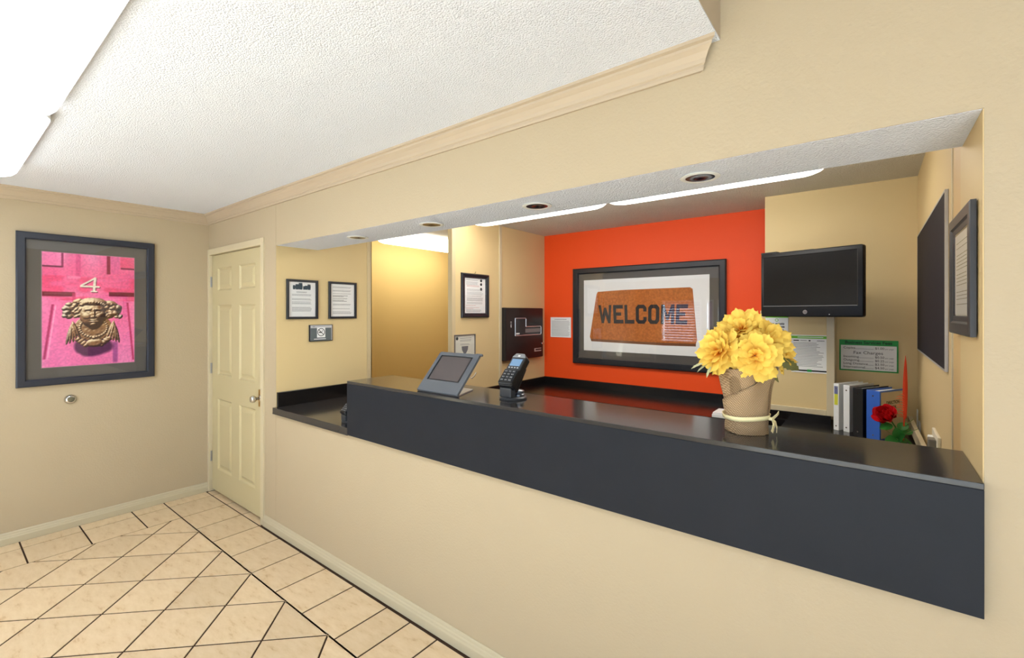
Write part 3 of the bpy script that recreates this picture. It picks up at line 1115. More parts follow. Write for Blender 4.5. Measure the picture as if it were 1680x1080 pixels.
fg = thing('guest_sign', 'white sign with lime top edge under the monitor, half hidden by flowers', 'sign', (-.496, 3.485, 1.425))
MB().box(-.066, .066, -.003, -.0005, -.11, .098).build('sheet', PAPER, fg)
MB().box(-.066, .066, -.0036, -.003, .088, .098).build('lime_band', LIME, fg)
rs = []
for r_, y in ((.010, -.003), (.010, -.0036), (.007, -.0036), (.007, -.003)):
    rs.append([(r_ * math.cos(2 * math.pi * i / 20), y, .072 + r_ * math.sin(2 * math.pi * i / 20)) for i in range(20)])
MB().rings(rs, False, False).build('round_mark', LIME, fg)
text('lettering', 'For guests', .021, INK, fg, 0, .042, -.0034, 'CENTER', bold=.001)
text('lettering', 'please', .021, INK, fg, .045, .022, -.0034, 'RIGHT', bold=.001)
text('lettering', 'Ms.', .021, INK, fg, .045, .003, -.0034, 'RIGHT', bold=.001)

n2 = thing('paper_notice', 'white printed notice with green header strip on the bulkhead under the monitor', 'notice', (-.313, 3.485, 1.282))
MB().box(-.100, .100, -.003, -.0005, -.121, .121).build('sheet', PAPER, n2)
MB().box(-.100, .100, -.0036, -.003, .098, .115).build('green_header', LIME, n2)
lines(n2, -.065, .075, [.1065], -.0037, h=.004, m=PAPER, jit=.02)
lines(n2, -.088, -.055, [.085], -.0031, h=.006, m=INK2)
lines(n2, -.050, -.01, [.085], -.0031, h=.003)
lines(n2, -.004, .006, [.085], -.0031, h=.008, m=INK2)
lines(n2, .04, .085, [.085], -.0031, h=.004)
lines(n2, -.088, .088, [.070 - .0088 * k for k in range(18)], -.0031, h=.0024, jit=.3)
MB().box(-.100, .100, -.0036, -.003, -.112, -.103).build('dark_footer', INK2, n2)
MB().prism([(-.012, -.115), (.012, -.115), (.012, -.100), (-.012, -.100)], -.0042, -.0036, 'y').build('footer_mark', GREEN, n2)

fs_ = thing('price_sign', 'green-bordered Business Services Fees price sign above the binders', 'sign', (-.018, YT, 1.274))
MB().box(-.147, .147, -.004, -.0005, -.099, .099).build('board', GREEN, fs_)
MB().box(-.139, .139, -.0046, -.004, -.091, .064).build('white_field', PAPER, fs_)
text('lettering', 'Business Services Fees', .026, mat('dark_green_ink', (14, 70, 36), rough=.7), fs_, 0, .074, -.0044, 'CENTER', sx=1.0, bold=.0008)
rowsT = [('Copies', '$1.00', .042, -.072), ('Incoming', '$0.50', -.014, -.048), ('Outgoing', '$0.25', -.036, -.048), ('Long Distance', '$2.50', -.058, -.010), ('International', '$4.50', -.080, -.026)]
for a, b, z, lx in rowsT:
    text('lettering', a, .0195, INK2, fs_, -.126, z, -.005, 'LEFT', sx=1.12)
    text('lettering', b, .0195, INK2, fs_, .034, z, -.005, 'LEFT', sx=1.05)
    text('lettering', 'per page', .0115, INK, fs_, .083, z, -.005, 'LEFT', sx=1.05)
    MB().box(lx, .028, -.0050, -.0046, z - .0005, z + .0010).build('rule_line', INK, fs_)
text('lettering', 'Fax Charges', .026, INK2, fs_, 0, .010, -.005, 'CENTER', sx=1.15)

# --- black board on the office right wall
bd = thing('wall_board', 'long dark pin board with thin silver edge on the right office wall', 'board', (XR, 2.885, 1.660), FACE['-x'])
MB().box(-.625, .625, -.010, -.001, -.322, .322).build('panel', mat('board_black', (36, 32, 40), rough=.7, spec=.2, noise=(200, .08)), bd)
MB().frame(1.262, .656, [(0, -.001), (0, -.0105), (.008, -.0105), (.008, -.001)]).build('edge_frame', mat('silver_edge', (188, 186, 184), rough=.4, metal=.4), bd)

# --- framed certificate on the jamb
jp = [(0, -.001), (0, -.012), (.004, -.014), (.030, -.014), (.036, -.010), (.050, -.009), (.052, -.006), (.052, -.001)]
f5 = framed('framed_certificate', 'dark-framed certificate on the right jamb of the hatch', 'certificate', (XJ - .004, 1.762, 1.653), '-x', .372, .338, .052, .014, DARKPL, prof=jp)
MB().box(-.130, .130, -.006, -.004, -.115, .115).build('sheet', PAPER, f5)
lines(f5, -.10, .10, [.09, .075, .055, .045, .035, .025, .015, .0, -.01, -.02, -.03, -.05, -.06, -.07, -.085], -.0061)

# --- door bumper on the left wall
db = thing('door_bumper', 'round chrome door bumper on the wall below the pink picture', 'door bumper', (XL, .638, .923), FACE['+x'])
MB().lathe([(.0001, -.020), (.022, -.020), (.026, -.018), (.034, -.006), (.035, -.001), (.0001, -.001)], 28, (0, 0, 0), 'y').build('ring', CHROME, db, smooth=True)
MB().lathe([(.0001, -.026), (.012, -.026), (.019, -.022), (.020, -.018), (.0001, -.018)], 24, (0, 0, 0), 'y').build('rubber_pad', mat('brown_rubber', (96, 90, 70), rough=.7), db, smooth=True)

# --- outlets, plug and wooden strip at the right
for lb, y, z, nm in (('white outlet plate on the right office wall beside the rose', 3.47, .872, 0), ('narrow white wall plate in the far office corner beside the binders', 3.625, .915, 1)):
    o = thing('outlet', lb, 'outlet', (XR, y, z), FACE['-x'])
    w_ = .035 if nm == 0 else .018
    MB().box(-w_, w_, -.006, -.0005, -.056, .056).build('plate', WHITEPL, o, bevel=.002)
    for q in (-.022, .022):
        MB().box(-w_ * .5, w_ * .5, -.008, -.006, q - .014, q + .014).build('socket', mat('ivory', (224, 214, 190), rough=.4), o, bevel=.002)
o = thing('outlet', 'ivory outlet with plugged-in adapter just above the raised counter at right', 'outlet', (XR, 2.56, .985), FACE['-x'])
MB().box(-.12, .09, -.012, -.0005, -.05, .065).build('plate', MATS['ivory'], o, bevel=.003)
MB().box(-.01, .05, -.035, -.012, -.03, .045).build('adapter', mat('grey_adapter', (120, 112, 100), rough=.5), o, bevel=.004)
MB().box(-.08, -.03, -.030, -.012, -.025, .040).build('plug', WHITEPL, o, bevel=.004)
sp = MB()
a, b = Vector((.182, 3.62, .900)), Vector((.204, 2.62, .880))
sp.rings([[(p.x - .012, p.y, p.z - .03), (p.x + .008, p.y, p.z - .03), (p.x + .008, p.y, p.z + .03), (p.x - .012, p.y, p.z + .03)] for p in (a, b)])
sp = sp.build('wooden_strip', PAINT_TRIM, None, bevel=.003)
tag(sp, 'pale wooden strip along the right office wall at worktop level', 'wooden strip')


# ================================================================== MONITOR
mo = thing('monitor', 'black flat monitor on a wall arm above the binders', 'monitor', (-.299, 3.252, 1.722), R(-19.1))
MW, MH = .561, .402
MB().rings([[(x, y, z) for x, z in rrect(MW / 2 - i, MH / 2 - i, .012, 4)] for i, y in ((.004, -.004), (0, .0), (0, .028), (.02, .042), (.10, .050))]).build('casing', mat('monitor_black', (16, 15, 16), rough=.4, spec=.25), mo, smooth=True)
MB().quad_xz(-MW / 2 + .018, MW / 2 - .028, -MH / 2 + .066, MH / 2 - .026, -.0055).build('screen', mat('screen_black', (10, 9, 10), rough=.28, spec=.35), mo)
MB().frame(MW - .040, MH - .088, [(0, -.004), (0, -.007), (.004, -.0055), (.004, -.004)]).build('bezel_edge', BLACKPL, mo).location = (-.005, 0, .020)
MB().lathe([(.0001, -.0065), (.012, -.0065), (.0125, -.004), (.0001, -.004)], 24, (-.015, 0, -.172), 'y').build('round_logo', mat('logo_silver', (140, 136, 138), rough=.3, metal=.5), mo)
text('logo_lettering', 'hp', .016, BLACKPL, mo, -.0155, -.176, -.0068, 'CENTER', shear=.25)
MB().lathe([(.0001, -.006), (.0022, -.006), (.0022, -.004), (.0001, -.004)], 8, (.115, 0, -.186), 'y').build('power_light', PAPER, mo)
MB().box(-.21, .03, -.0045, .004, MH / 2 - .004, MH / 2 + .001).build('top_lip', BLACKPL, mo)
MB().box(-MW / 2 - .006, -MW / 2 + .09, .010, .05, MH / 2 - .004, MH / 2 + .010).build('corner_clip', BLACKPL, mo)
ar = MB().box(-.05, .05, .05, .065, -.05, .05)
ar.tube([(0, .06, 0), (-.02, .18, 0), (.02, .30, 0), (.11, .375, 0)], .014, 8)
ar.build('wall_arm', DARKPL, mo)

# ================================================================== TABLET STAND
tb = thing('tablet_stand', 'grey tablet in a tilted metal stand on the raised counter', 'tablet', (-1.655, D + .006, 1.153))
STEEL = mat('stand_grey', (92, 96, 102), rough=.38, spec=.5)
ang = math.atan2(.174, .158)
Wt, Lt = .282, .238


def tp(x, s_, n):            # x across, s up the slope, n out of the face
    return (x, s_ * math.cos(ang) - n * math.sin(ang), .006 + s_ * math.sin(ang) + n * math.cos(ang))


def slab(g, poly, n0, n1):
    k = len(poly)
    vs = [tp(x, s_, n0) for x, s_ in poly] + [tp(x, s_, n1) for x, s_ in poly]
    g.add(vs, [tuple(range(k))[::-1], tuple(range(k, 2 * k))] + [(i, (i + 1) % k, k + (i + 1) % k, k + i) for i in range(k)])


def rpoly(x0, x1, s0, s1, r, n=4):
    return [((x0 + x1) / 2 + a, (s0 + s1) / 2 + b) for a, b in rrect((x1 - x0) / 2, (s1 - s0) / 2, r, n)]


g = MB()
outer = rpoly(-Wt / 2, Wt / 2, 0, Lt, .012)
inner = rpoly(-Wt / 2 + .022, Wt / 2 - .034, .064, Lt - .020, .003)
k = len(outer)
vs = [tp(x, s_, .006) for x, s_ in outer] + [tp(x, s_, .006) for x, s_ in inner] + [tp(x, s_, .002) for x, s_ in inner] + [tp(x, s_, -.006) for x, s_ in outer]
fs = []
for i in range(k):
    j = (i + 1) % k
    fs += [(i, j, k + j, k + i), (k + i, k + j, 2 * k + j, 2 * k + i), (3 * k + i, 3 * k + j, j, i)]
fs.append(tuple(range(3 * k, 4 * k)))
g.add(vs, fs)
g.build('face_plate', STEEL, tb)
g = MB()
slab(g, rpoly(-Wt / 2 + .022, Wt / 2 - .034, .064, Lt - .020, .003), -.001, .0022)
g.build('bezel', BLACKPL, tb)
g = MB()
slab(g, rpoly(-Wt / 2 + .032, Wt / 2 - .046, .071, Lt - .026, .003), .002, .003)
g.build('screen', mat('tablet_screen', (86, 78, 78), rough=.25, spec=.5), tb)
g = MB().lathe([(.0001, -Wt / 2), (.007, -Wt / 2), (.007, Wt / 2), (.0001, Wt / 2)], 14, (0, .003, .0075), 'x')
g.build('lower_bend', STEEL, tb, smooth=True)
MB().prism([(-Wt / 2 + .012, .002), (Wt / 2 - .002, .002), (Wt / 2 - .075, .185), (-Wt / 2 + .075, .185)], .0, .005).build('base_plate', mat('brushed_base', (178, 176, 174), rough=.3, metal=.6), tb)
MB().prism([(.030, .005), (.075, .005), (.128, .118), (.118, .118)], -.03, .03, 'x').build('rear_brace', STEEL, tb)
MB().tube([tp(Wt / 2 - .006, .115, -.006), tp(Wt / 2 + .012, .108, -.012), tp(Wt / 2 + .020, .125, -.012), tp(Wt / 2 + .020, .142, -.010)], .0022, 6).build('cable_hook', CHROME, tb)
g = MB()
slab(g, [(Wt / 2 - .03, Lt - .004), (Wt / 2 + .010, Lt - .004), (Wt / 2 + .010, Lt + .005), (Wt / 2 - .03, Lt + .005)], -.006, .004)
g.build('corner_tab', STEEL, tb)


# ================================================================== PAYMENT TERMINALS
def terminal(label, loc, rotz, sc=1.0):
    o = thing('payment_terminal', label, 'payment terminal', loc, rotz, 'card payment terminals')
    o.scale = (sc, sc, sc)
    MB().lathe([(.0001, 0), (.062, 0), (.063, .003), (.063, .008), (.058, .012), (.0001, .012)], 40).build('base_disc', DARKPL, o, smooth=True)
    MB().lathe([(.0001, .012), (.027, .012), (.027, .020), (.022, .024), (.024, .028), (.024, .036), (.016, .040), (.0001, .040)], 28, (.020, .018, 0)).build('pivot_knob', mat('satin_metal', (120, 122, 126), rough=.3, metal=.8), o, smooth=True)
    MB().box(-.034, .030, -.056, -.018, .012, .054).build('neck_block', DARKPL, o, bevel=.004)
    MB().prism([(-.022, .030), (-.006, .030), (.062, .128), (.052, .138), (-.030, .062)], -.032, .032, 'x').build('cradle_arm', BLACKPL, o, bevel=.003)
    hd_ = bpy.data.objects.new('handset', None)
    al = R(46)
    # handset built along a slope
    def hp(x, s_, n):
        return (x, -.061 + s_ * math.cos(al) - n * math.sin(al), .062 + s_ * math.sin(al) + n * math.cos(al))
    def solid(g, poly, n0, n1, top_in=0.0):
        k = len(poly)
        cx = sum(p[0] for p in poly) / k
        cs = sum(p[1] for p in poly) / k
        q = [(cx + (x - cx) * (1 - top_in), cs + (s_ - cs) * (1 - top_in * .5)) for x, s_ in poly]
        g.add([hp(x, s_, n0) for x, s_ in poly] + [hp(x, s_, n1) for x, s_ in q],
              [tuple(range(k))[::-1], tuple(range(k, 2 * k))] + [(i, (i + 1) % k, k + (i + 1) % k, k + i) for i in range(k)])
        return g
    body = [(-.036, 0), (.036, 0), (.042, .010), (.042, .165), (.024, .184), (-.024, .184), (-.042, .165), (-.042, .010)]
    bo = solid(MB(), body, -.026, .006, .04).build('handset_body', BLACKPL, o, bevel=.003)
    low = [(-.034, .004), (.034, .004), (.041, .014), (.041, .088), (-.041, .088), (-.041, .014)]
    solid(MB(), low, .004, .014, .03).build('keypad_housing', BLACKPL, o, bevel=.003)
    up = [(-.038, .092), (.038, .092), (.038, .162), (.022, .178), (-.022, .178), (-.038, .162)]
    solid(MB(), up, .004, .0095, .02).build('screen_housing', DARKPL, o, bevel=.002)
    crown = [(-.038, .160), (.038, .160), (.024, .182), (-.024, .182)]
    solid(MB(), crown, .006, .0115).build('top_cap', mat('cap_silver', (150, 152, 156), rough=.3, metal=.5), o, bevel=.002)
    solid(MB(), [(-.029, .110), (.029, .110), (.029, .150), (-.029, .150)], .009, .0102).build('screen', mat('terminal_screen', (126, 160, 196), rough=.2), o)
    fk = MB()
    for x in (-.024, -.008, .008, .024):
        solid(fk, [(x - .004, .098), (x + .004, .098), (x + .004, .103), (x - .004, .103)], .009, .0108)
    fk.build('function_keys', mat('key_light', (206, 208, 210), rough=.5), o)
    ks = MB()
    kb_ = MB()
    for r_ in range(4):
        for c_ in range(3):
            x, s_ = -.022 + .022 * c_, .074 - .016 * r_
            solid(kb_, [(x - .0095, s_ - .006), (x + .0095, s_ - .006), (x + .0095, s_ + .006), (x - .0095, s_ + .006)], .013, .0165, .1)
            for (a, b, w2, h2) in ((-.004, 0, .0022, .004), (.003, .0012, .004, .0011), (.003, -.0016, .003, .001)):
                solid(ks, [(x + a - w2 / 2, s_ + b - h2 / 2), (x + a + w2 / 2, s_ + b - h2 / 2), (x + a + w2 / 2, s_ + b + h2 / 2), (x + a - w2 / 2, s_ + b + h2 / 2)], .0164, .0170)
    kb_.build('keypad', DARKPL, o)
    ks.build('key_print', MATS['key_light'], o)
    solid(MB(), [(-.006, .164), (.006, .164), (.006, .172), (-.006, .172)], .0115, .0122).build('contactless_mark', PAPER, o)
    bpy.data.objects.remove(hd_)
    return o


terminal('black card payment terminal on a swivel base on the raised counter, beside the tablet', (-1.291, 1.655, 1.153), 0.0)
terminal('card payment terminal on the lower worktop, mostly hidden by the raised counter end', (-2.515, 1.60, .882), R(-4), .80)


# ================================================================== BURLAP VASE AND FLOWERS
VX, VY, VZ = -.330, 1.672, 1.153
vs_ = thing('burlap_vase', 'burlap-wrapped vase tied with a cream ribbon on the raised counter', 'vase', (VX, VY, VZ), R(38))
BURLAP = mat_burlap()
NS, NH = 56, 22


def vase_r(h, a):
    base = .056 + .010 * h + .012 * h * h
    waist = -.004 * math.exp(-((h - .21) / .08) ** 2)
    sq = 1 / (abs(math.cos(a)) ** 5 + abs(math.sin(a)) ** 5) ** (1 / 5)
    k = .55 * (1 - h) + .1
    r_ = (base + waist) * (1 - k + k * sq * .97)
    r_ += .0055 * h * math.sin(4 * a + 4 * h) + .0030 * math.sin(7 * a - 6 * h) * h + .006 * h * h * math.sin(2 * a + 1) + .0015 * math.sin(3 * a + 9 * h)
    return r_


rs = []
for k in range(NH):
    h = k / (NH - 1)
    ring = []
    for i in range(NS):
        a = 2 * math.pi * i / NS
        top = .226 + .010 * math.sin(a + .6) + .006 * math.sin(3 * a)
        r_ = vase_r(h, a)
        ring.append((r_ * math.cos(a), r_ * math.sin(a), h * top))
    rs.append(ring)
inner = [[(x * .95, y * .95, z) for x, y, z in rs[-1]], [(x * .82, y * .82, z - .08) for x, y, z in rs[-1]]]
MB().rings(rs + inner).build('burlap_body', BURLAP, vs_, smooth='all')


# second layer: a wrap that crosses the front diagonally
def wrap(name, a0, a1, lo, hi, off, seed):
    g = MB()
    rows_, n = [], 26
    for side in (off, off - .0018):
        for k in range(9):
            row = []
            for i in range(n):
                q = i / (n - 1)
                a = a0 + (a1 - a0) * q
                z = lo(q) + (hi(q) - lo(q)) * k / 8
                h = min(max(z / .205, 0), 1.12)
                r_ = vase_r(h, a) + side + .0014 * math.sin(q * 9 + seed) * k / 8
                row.append((r_ * math.cos(a), r_ * math.sin(a), z))
            rows_.append(row)
    m1, m2 = rows_[:9], rows_[9:]
    nn = n
    loop = m1 + m2[::-1]
    g.rings(loop + [loop[0]], False, False, closed=False)
    return g.build(name, BURLAP, vs_, smooth='all')


wrap('burlap_flap', R(-178), R(-20), lambda q: .002, lambda q: .105 + .115 * q, .0060, 1)
wrap('burlap_flap', R(-50), R(60), lambda q: .002, lambda q: .225 - .085 * q, .0085, 2)
wrap('burlap_corner_fold', R(-140), R(-58), lambda q: .001, lambda q: .040 - .036 * q, .0078, 3)
RIB = mat('cream_ribbon', (246, 232, 178), rough=.5)
g = MB()
rs = []
for dz, dr in ((-.0075, .0098), (.0075, .0098), (.0075, .0115), (-.0075, .0115), (-.0075, .0098)):
    ring = []
    for i in range(NS):
        a = 2 * math.pi * i / NS
        z = .052 + dz + .004 * math.sin(a + 2)
        r_ = vase_r(z / .205, a) + dr
        ring.append((r_ * math.cos(a), r_ * math.sin(a), z))
    rs.append(ring)
g.rings(rs, False, False)
g.build('ribbon', RIB, vs_, smooth='all')


def strip(name, pts, wd, parent, m=RIB, th=.0009):
    g = MB()
    rs = []
    for k, p in enumerate(pts):
        p = Vector(p)
        d_ = (Vector(pts[min(k + 1, len(pts) - 1)]) - Vector(pts[max(k - 1, 0)])).normalized()
        out = Vector((p.x, p.y, 0)).normalized()
        s_ = d_.cross(out).normalized() * (wd / 2)
        n = out * th
        rs.append([tuple(p - s_ - n), tuple(p + s_ - n), tuple(p + s_ + n), tuple(p - s_ + n)])
    g.rings(rs)
    return g.build(name, m, parent, smooth=True)


ba = R(-44)
bc = Vector((math.cos(ba), math.sin(ba), 0)) * .076 + Vector((0, 0, .052))
tn = Vector((-math.sin(ba), math.cos(ba), 0))
on = Vector((math.cos(ba), math.sin(ba), 0))


def bp_(t_, z, o_=0.0):
    return tuple(bc + tn * t_ + on * o_ + Vector((0, 0, z)))


MB().lathe([(.0001, -.006), (.006, -.004), (.007, 0), (.006, .004), (.0001, .006)], 12, tuple(bc)).build('bow_knot', RIB, vs_, smooth=True)
strip('bow_tail', [bp_(0, 0, .004), bp_(-.004, -.016, .010), bp_(-.012, -.030, .010), bp_(-.018, -.038, .009)], .013, vs_)
strip('bow_tail', [bp_(0, 0, .004), bp_(.010, -.012, .012), bp_(.018, -.030, .014), bp_(.022, -.044, .012)], .012, vs_)
strip('bow_loop', [bp_(0, 0, .004), bp_(.018, .012, .014), bp_(.038, .016, .014), bp_(.048, .010, .010), bp_(.036, .006, .008), bp_(.016, .002, .006)], .010, vs_)
strip('bow_loop', [bp_(0, 0, .004), bp_(-.010, -.006, .014), bp_(-.020, -.016, .016), bp_(-.014, -.022, .013), bp_(-.004, -.010, .008)], .009, vs_)


def petal_mesh(name, L_, Wd, lobes, curl, seed, c0, c1, base=(242, 128, 24)):
    rnd = random.Random(seed)
    nu, nv = 9, 7
    vs, cs = [], []
    for j in range(nv):
        t_ = j / (nv - 1)
        for i in range(nu):
            x = -1 + 2 * i / (nu - 1)
            wdt = Wd * (.16 + .84 * math.sin(min(t_ * 1.35, 1) * math.pi / 2) ** 1.1)
            edge = 1 - (.40 * (1 - math.sqrt(max(0.0, 1 - .97 * x * x)))) * t_ + .045 * math.cos(x * math.pi * lobes * 1.5) * t_ ** 3
            yy = L_ * t_ * edge
            zz = curl * L_ * t_ * t_ + .10 * Wd * math.cos(x * math.pi * 1.5) * t_ - .12 * Wd * x * x + .03 * Wd * rnd.uniform(-1, 1)
            vs.append((x * wdt, yy, zz))
            f_ = min(1, max(0, (t_ - .08) / .5))
            f_ = f_ * f_ * (3 - 2 * f_)
            cc = [base[q] * (1 - f_) + (c0[q] + (c1[q] - c0[q]) * t_) * f_ for q in range(3)]
            cs.append(lin(cc))
    fs = [(j * nu + i, j * nu + i + 1, (j + 1) * nu + i + 1, (j + 1) * nu + i) for j in range(nv - 1) for i in range(nu - 1)]
    me = bpy.data.meshes.new(name)
    me.from_pydata(vs, [], fs)
    ca = me.color_attributes.new('Col', 'FLOAT_COLOR', 'POINT')
    ca.data.foreach_set('color', [q for c in cs for q in c])
    me.polygons.foreach_set('use_smooth', [True] * len(me.polygons))
    return me


PETAL = mat_vcol('flower_petal', rough=.7, spec=.15, trans=.22)
YC0, YC1 = (249, 198, 76), (253, 218, 106)
pet = [petal_mesh('petal', 1.0, .30, 2.0, c, s_, YC0, YC1) for s_, c in enumerate((-.25, -.12, .05))]
for p in pet:
    p.materials.append(PETAL)
LEAFG = mat('leaf_olive', (98, 96, 52), rough=.6)
LEAFP = mat('leaf_pale', (196, 196, 150), rough=.6)
STEM = mat('stem_green', (96, 110, 60), rough=.6)


def leaf_mesh(name, m, L_, Wd, teeth=5):
    g = MB()
    n = teeth * 2 + 1
    lft, rgt, mid = [], [], []
    for i in range(n + 1):
        t_ = i / n
        wv = Wd * math.sin(math.pi * min(1, t_ * .92 + .06)) ** .8 * (1.0 if i % 2 else .80)
        zz = -.25 * L_ * t_ * t_
        lft.append((-wv, L_ * t_, zz + .15 * wv))
        rgt.append((wv, L_ * t_, zz + .15 * wv))
        mid.append((0, L_ * t_, zz))
    vs = lft + mid + rgt
    k = n + 1
    fs = [(i, k + i, k + i + 1, i + 1) for i in range(n)] + [(k + i, 2 * k + i, 2 * k + i + 1, k + i + 1) for i in range(n)]
    g.add(vs, fs)
    me = g.mesh(name)
    me.materials.append(m)
    return me


leaf_o = leaf_mesh('leaf', LEAFG, .075, .020)
leaf_p = leaf_mesh('leaf', LEAFP, .040, .008, 3)


def aim(d):
    """rotation that takes +Z to direction d"""
    return Vector((0, 0, 1)).rotation_difference(Vector(d).normalized()).to_matrix().to_4x4()


def flower(label, c, d, rad, seed, leaves=()):
    rnd = random.Random(seed)
    o = thing('yellow_flower', label, 'flower', c, 0, 'yellow flowers in the burlap vase')
    Q = aim(d)
    spec = [(11, 8, 1.00, 0), (10, 24, .94, 1), (9, 42, .80, 1), (7, 60, .60, 2), (4, 74, .42, 2)]
    for n, el, ln, mi_ in spec:
        for i in range(n):
            a = 2 * math.pi * (i + rnd.uniform(-.22, .22)) / n + el
            q = obj('petal', pet[(mi_ + rnd.randint(0, 1)) % 3], None, o)
            e = R(el + rnd.uniform(-7, 7))
            s_ = rad * ln * rnd.uniform(.9, 1.06)
            Mx = Q @ Matrix.Rotation(a, 4, 'Z') @ Matrix.Rotation(e, 4, 'X') @ Matrix.Rotation(rnd.uniform(-.25, .25), 4, 'Y') @ Matrix.Diagonal((s_, s_, s_, 1))
            q.matrix_local = Mx
    g = MB()
    g.lathe([(.0001, -.012), (.010, -.010), (.013, -.002), (.008, .004), (.0001, .006)], 12)
    ce_ = g.build('calyx', STEM, o, smooth=True)
    ce_.matrix_local = Q
    p0 = Q @ Vector((0, 0, -.008))
    base = Vector((VX, VY, VZ + .06)) - Vector(c)
    base += Vector((rnd.uniform(-.015, .015), rnd.uniform(-.015, .015), 0))
    p1 = Q @ Vector((0, 0, -.05))
    MB().tube([p0, p1.lerp(base, .15), p0.lerp(base, .6), base], .0028, 7).build('stem', STEM, o, smooth=True)
    for me_, off, dd, rl in leaves:
        lf = obj('leaf', me_, None, o)
        y_ = Vector(dd).normalized()
        z_ = Vector((-.5, -.7, .5))
        x_ = y_.cross(z_).normalized()
        z_ = x_.cross(y_)
        lf.matrix_local = Matrix.Translation(off) @ Matrix((x_, y_, z_)).transposed().to_4x4() @ Matrix.Rotation(rl, 4, 'Y')
    return o


# right = (+.787,+.617), towards the viewer = (+.3,-.95)
flower('yellow flower at the left of the burlap vase, turned to the left', (-.398, 1.628, 1.415), (-.42, -.62, .30), .086, 1, [(leaf_p, (-.035, -.02, -.045), (-.9, -.3, -.5), .3), (leaf_p, (-.02, -.02, -.05), (-.5, -.2, -.8), 0), (leaf_p, (-.045, -.03, -.040), (-1, -.4, -.3), .2)])
flower('topmost yellow flower in the burlap vase', (-.342, 1.675, 1.484), (-.05, -.72, .62), .084, 2)
flower('yellow flower at the front centre of the bouquet, lowest of them', (-.290, 1.612, 1.408), (.10, -.90, .20), .079, 3)
flower('yellow flower at the right of the bouquet, facing the price sign', (-.262, 1.690, 1.450), (.55, -.62, .42), .076, 4, [(leaf_o, (.030, .0, -.050), (.75, .45, -.75), .2), (leaf_o, (.0, -.02, -.055), (.2, -.2, -.9), .4)])
flower('yellow flower at the far right of the bouquet, mostly seen from the side', (-.236, 1.735, 1.412), (.82, -.05, .25), .066, 5)

# ================================================================== THINGS ON THE REAR WORKTOP
bx = thing('paper_box', 'low white box of paper on the rear worktop behind the burlap vase', 'box', (-.68, YO - .585, WZ))
MB().box(-.22, .22, -.02, .16, 0, .022).build('tray', WHITEPL, bx, bevel=.002)
MB().box(-.215, .215, -.015, .155, .022, .034).build('sheets', PAPER, bx)


def binder(label, x, y, phi, th, depth, h, cov, spine_extra=None):
    o = thing('ring_binder', label, 'binder', (x, y, WR), phi, 'ring binders on the rear worktop')
    # local +X runs from the spine into the depth, Y across the thickness
    MB().box(0, .004, -th / 2, th / 2, 0, h).build('spine', cov, o, bevel=.0015)
    for s_, nm in ((-1, 'front_cover'), (1, 'back_cover')):
        y0 = s_ * th / 2
        MB().box(.003, depth, min(y0, y0 - s_ * .004), max(y0, y0 - s_ * .004), 0, h).build(nm, cov, o, bevel=.001)
    MB().box(.012, depth - .012, -th / 2 + .006, th / 2 - .006, .008, h - .010).build('pages', PAPER, o)
    for z in (.025, h - .030):
        MB().lathe([(.0001, -.0015), (.004, -.0015), (.004, .0005), (.0001, .0005)], 10, (0, 0, z), 'x').build('rivet', CHROME, o)
    return o


WBIND = mat('white_binder', (232, 232, 230), rough=.35)
KBIND = mat('black_binder', (28, 28, 28), rough=.4, bump=(40, .002, .2))
BBIND = mat('blue_binder', (58, 104, 196), rough=.3, bump=(26, .004, .35))
b1_ = binder('white binder with yellow-green spine label, against the wall', -.167, 3.352, R(62), .030, .24, .277, WBIND)
MB().box(-.0008, 0, -.010, .010, .150, .262).build('spine_label', mat('yellow_label', (206, 206, 60), rough=.5), b1_)
MB().box(-.0012, -.0006, -.010, .010, .215, .262).build('spine_label_print', mat('slate_blue', (104, 110, 150), rough=.5), b1_)
binder('plain white binder between the labelled white one and the black one', -.117, 3.335, R(62), .034, .24, .274, WBIND)
b3_ = binder('black ring binder between the white and blue binders', -.062, 3.258, R(62), .052, .25, .273, KBIND)
b4_ = binder('blue ring binder with a beige printed front cover', .006, 3.222, R(62), .066, .24, .271, BBIND)
cv = MB().box(.010, .232, -.0346, -.0332, .010, .262).build('cover_sheet', mat('beige_sheet', (196, 180, 150), rough=.6), b4_)
for s_, z in (('DIRECTION', .195), ('BOOK', .168)):
    t_ = text('cover_lettering', s_, .024, INK2, b4_, .120, z, -.0349, 'CENTER', bold=.0006)

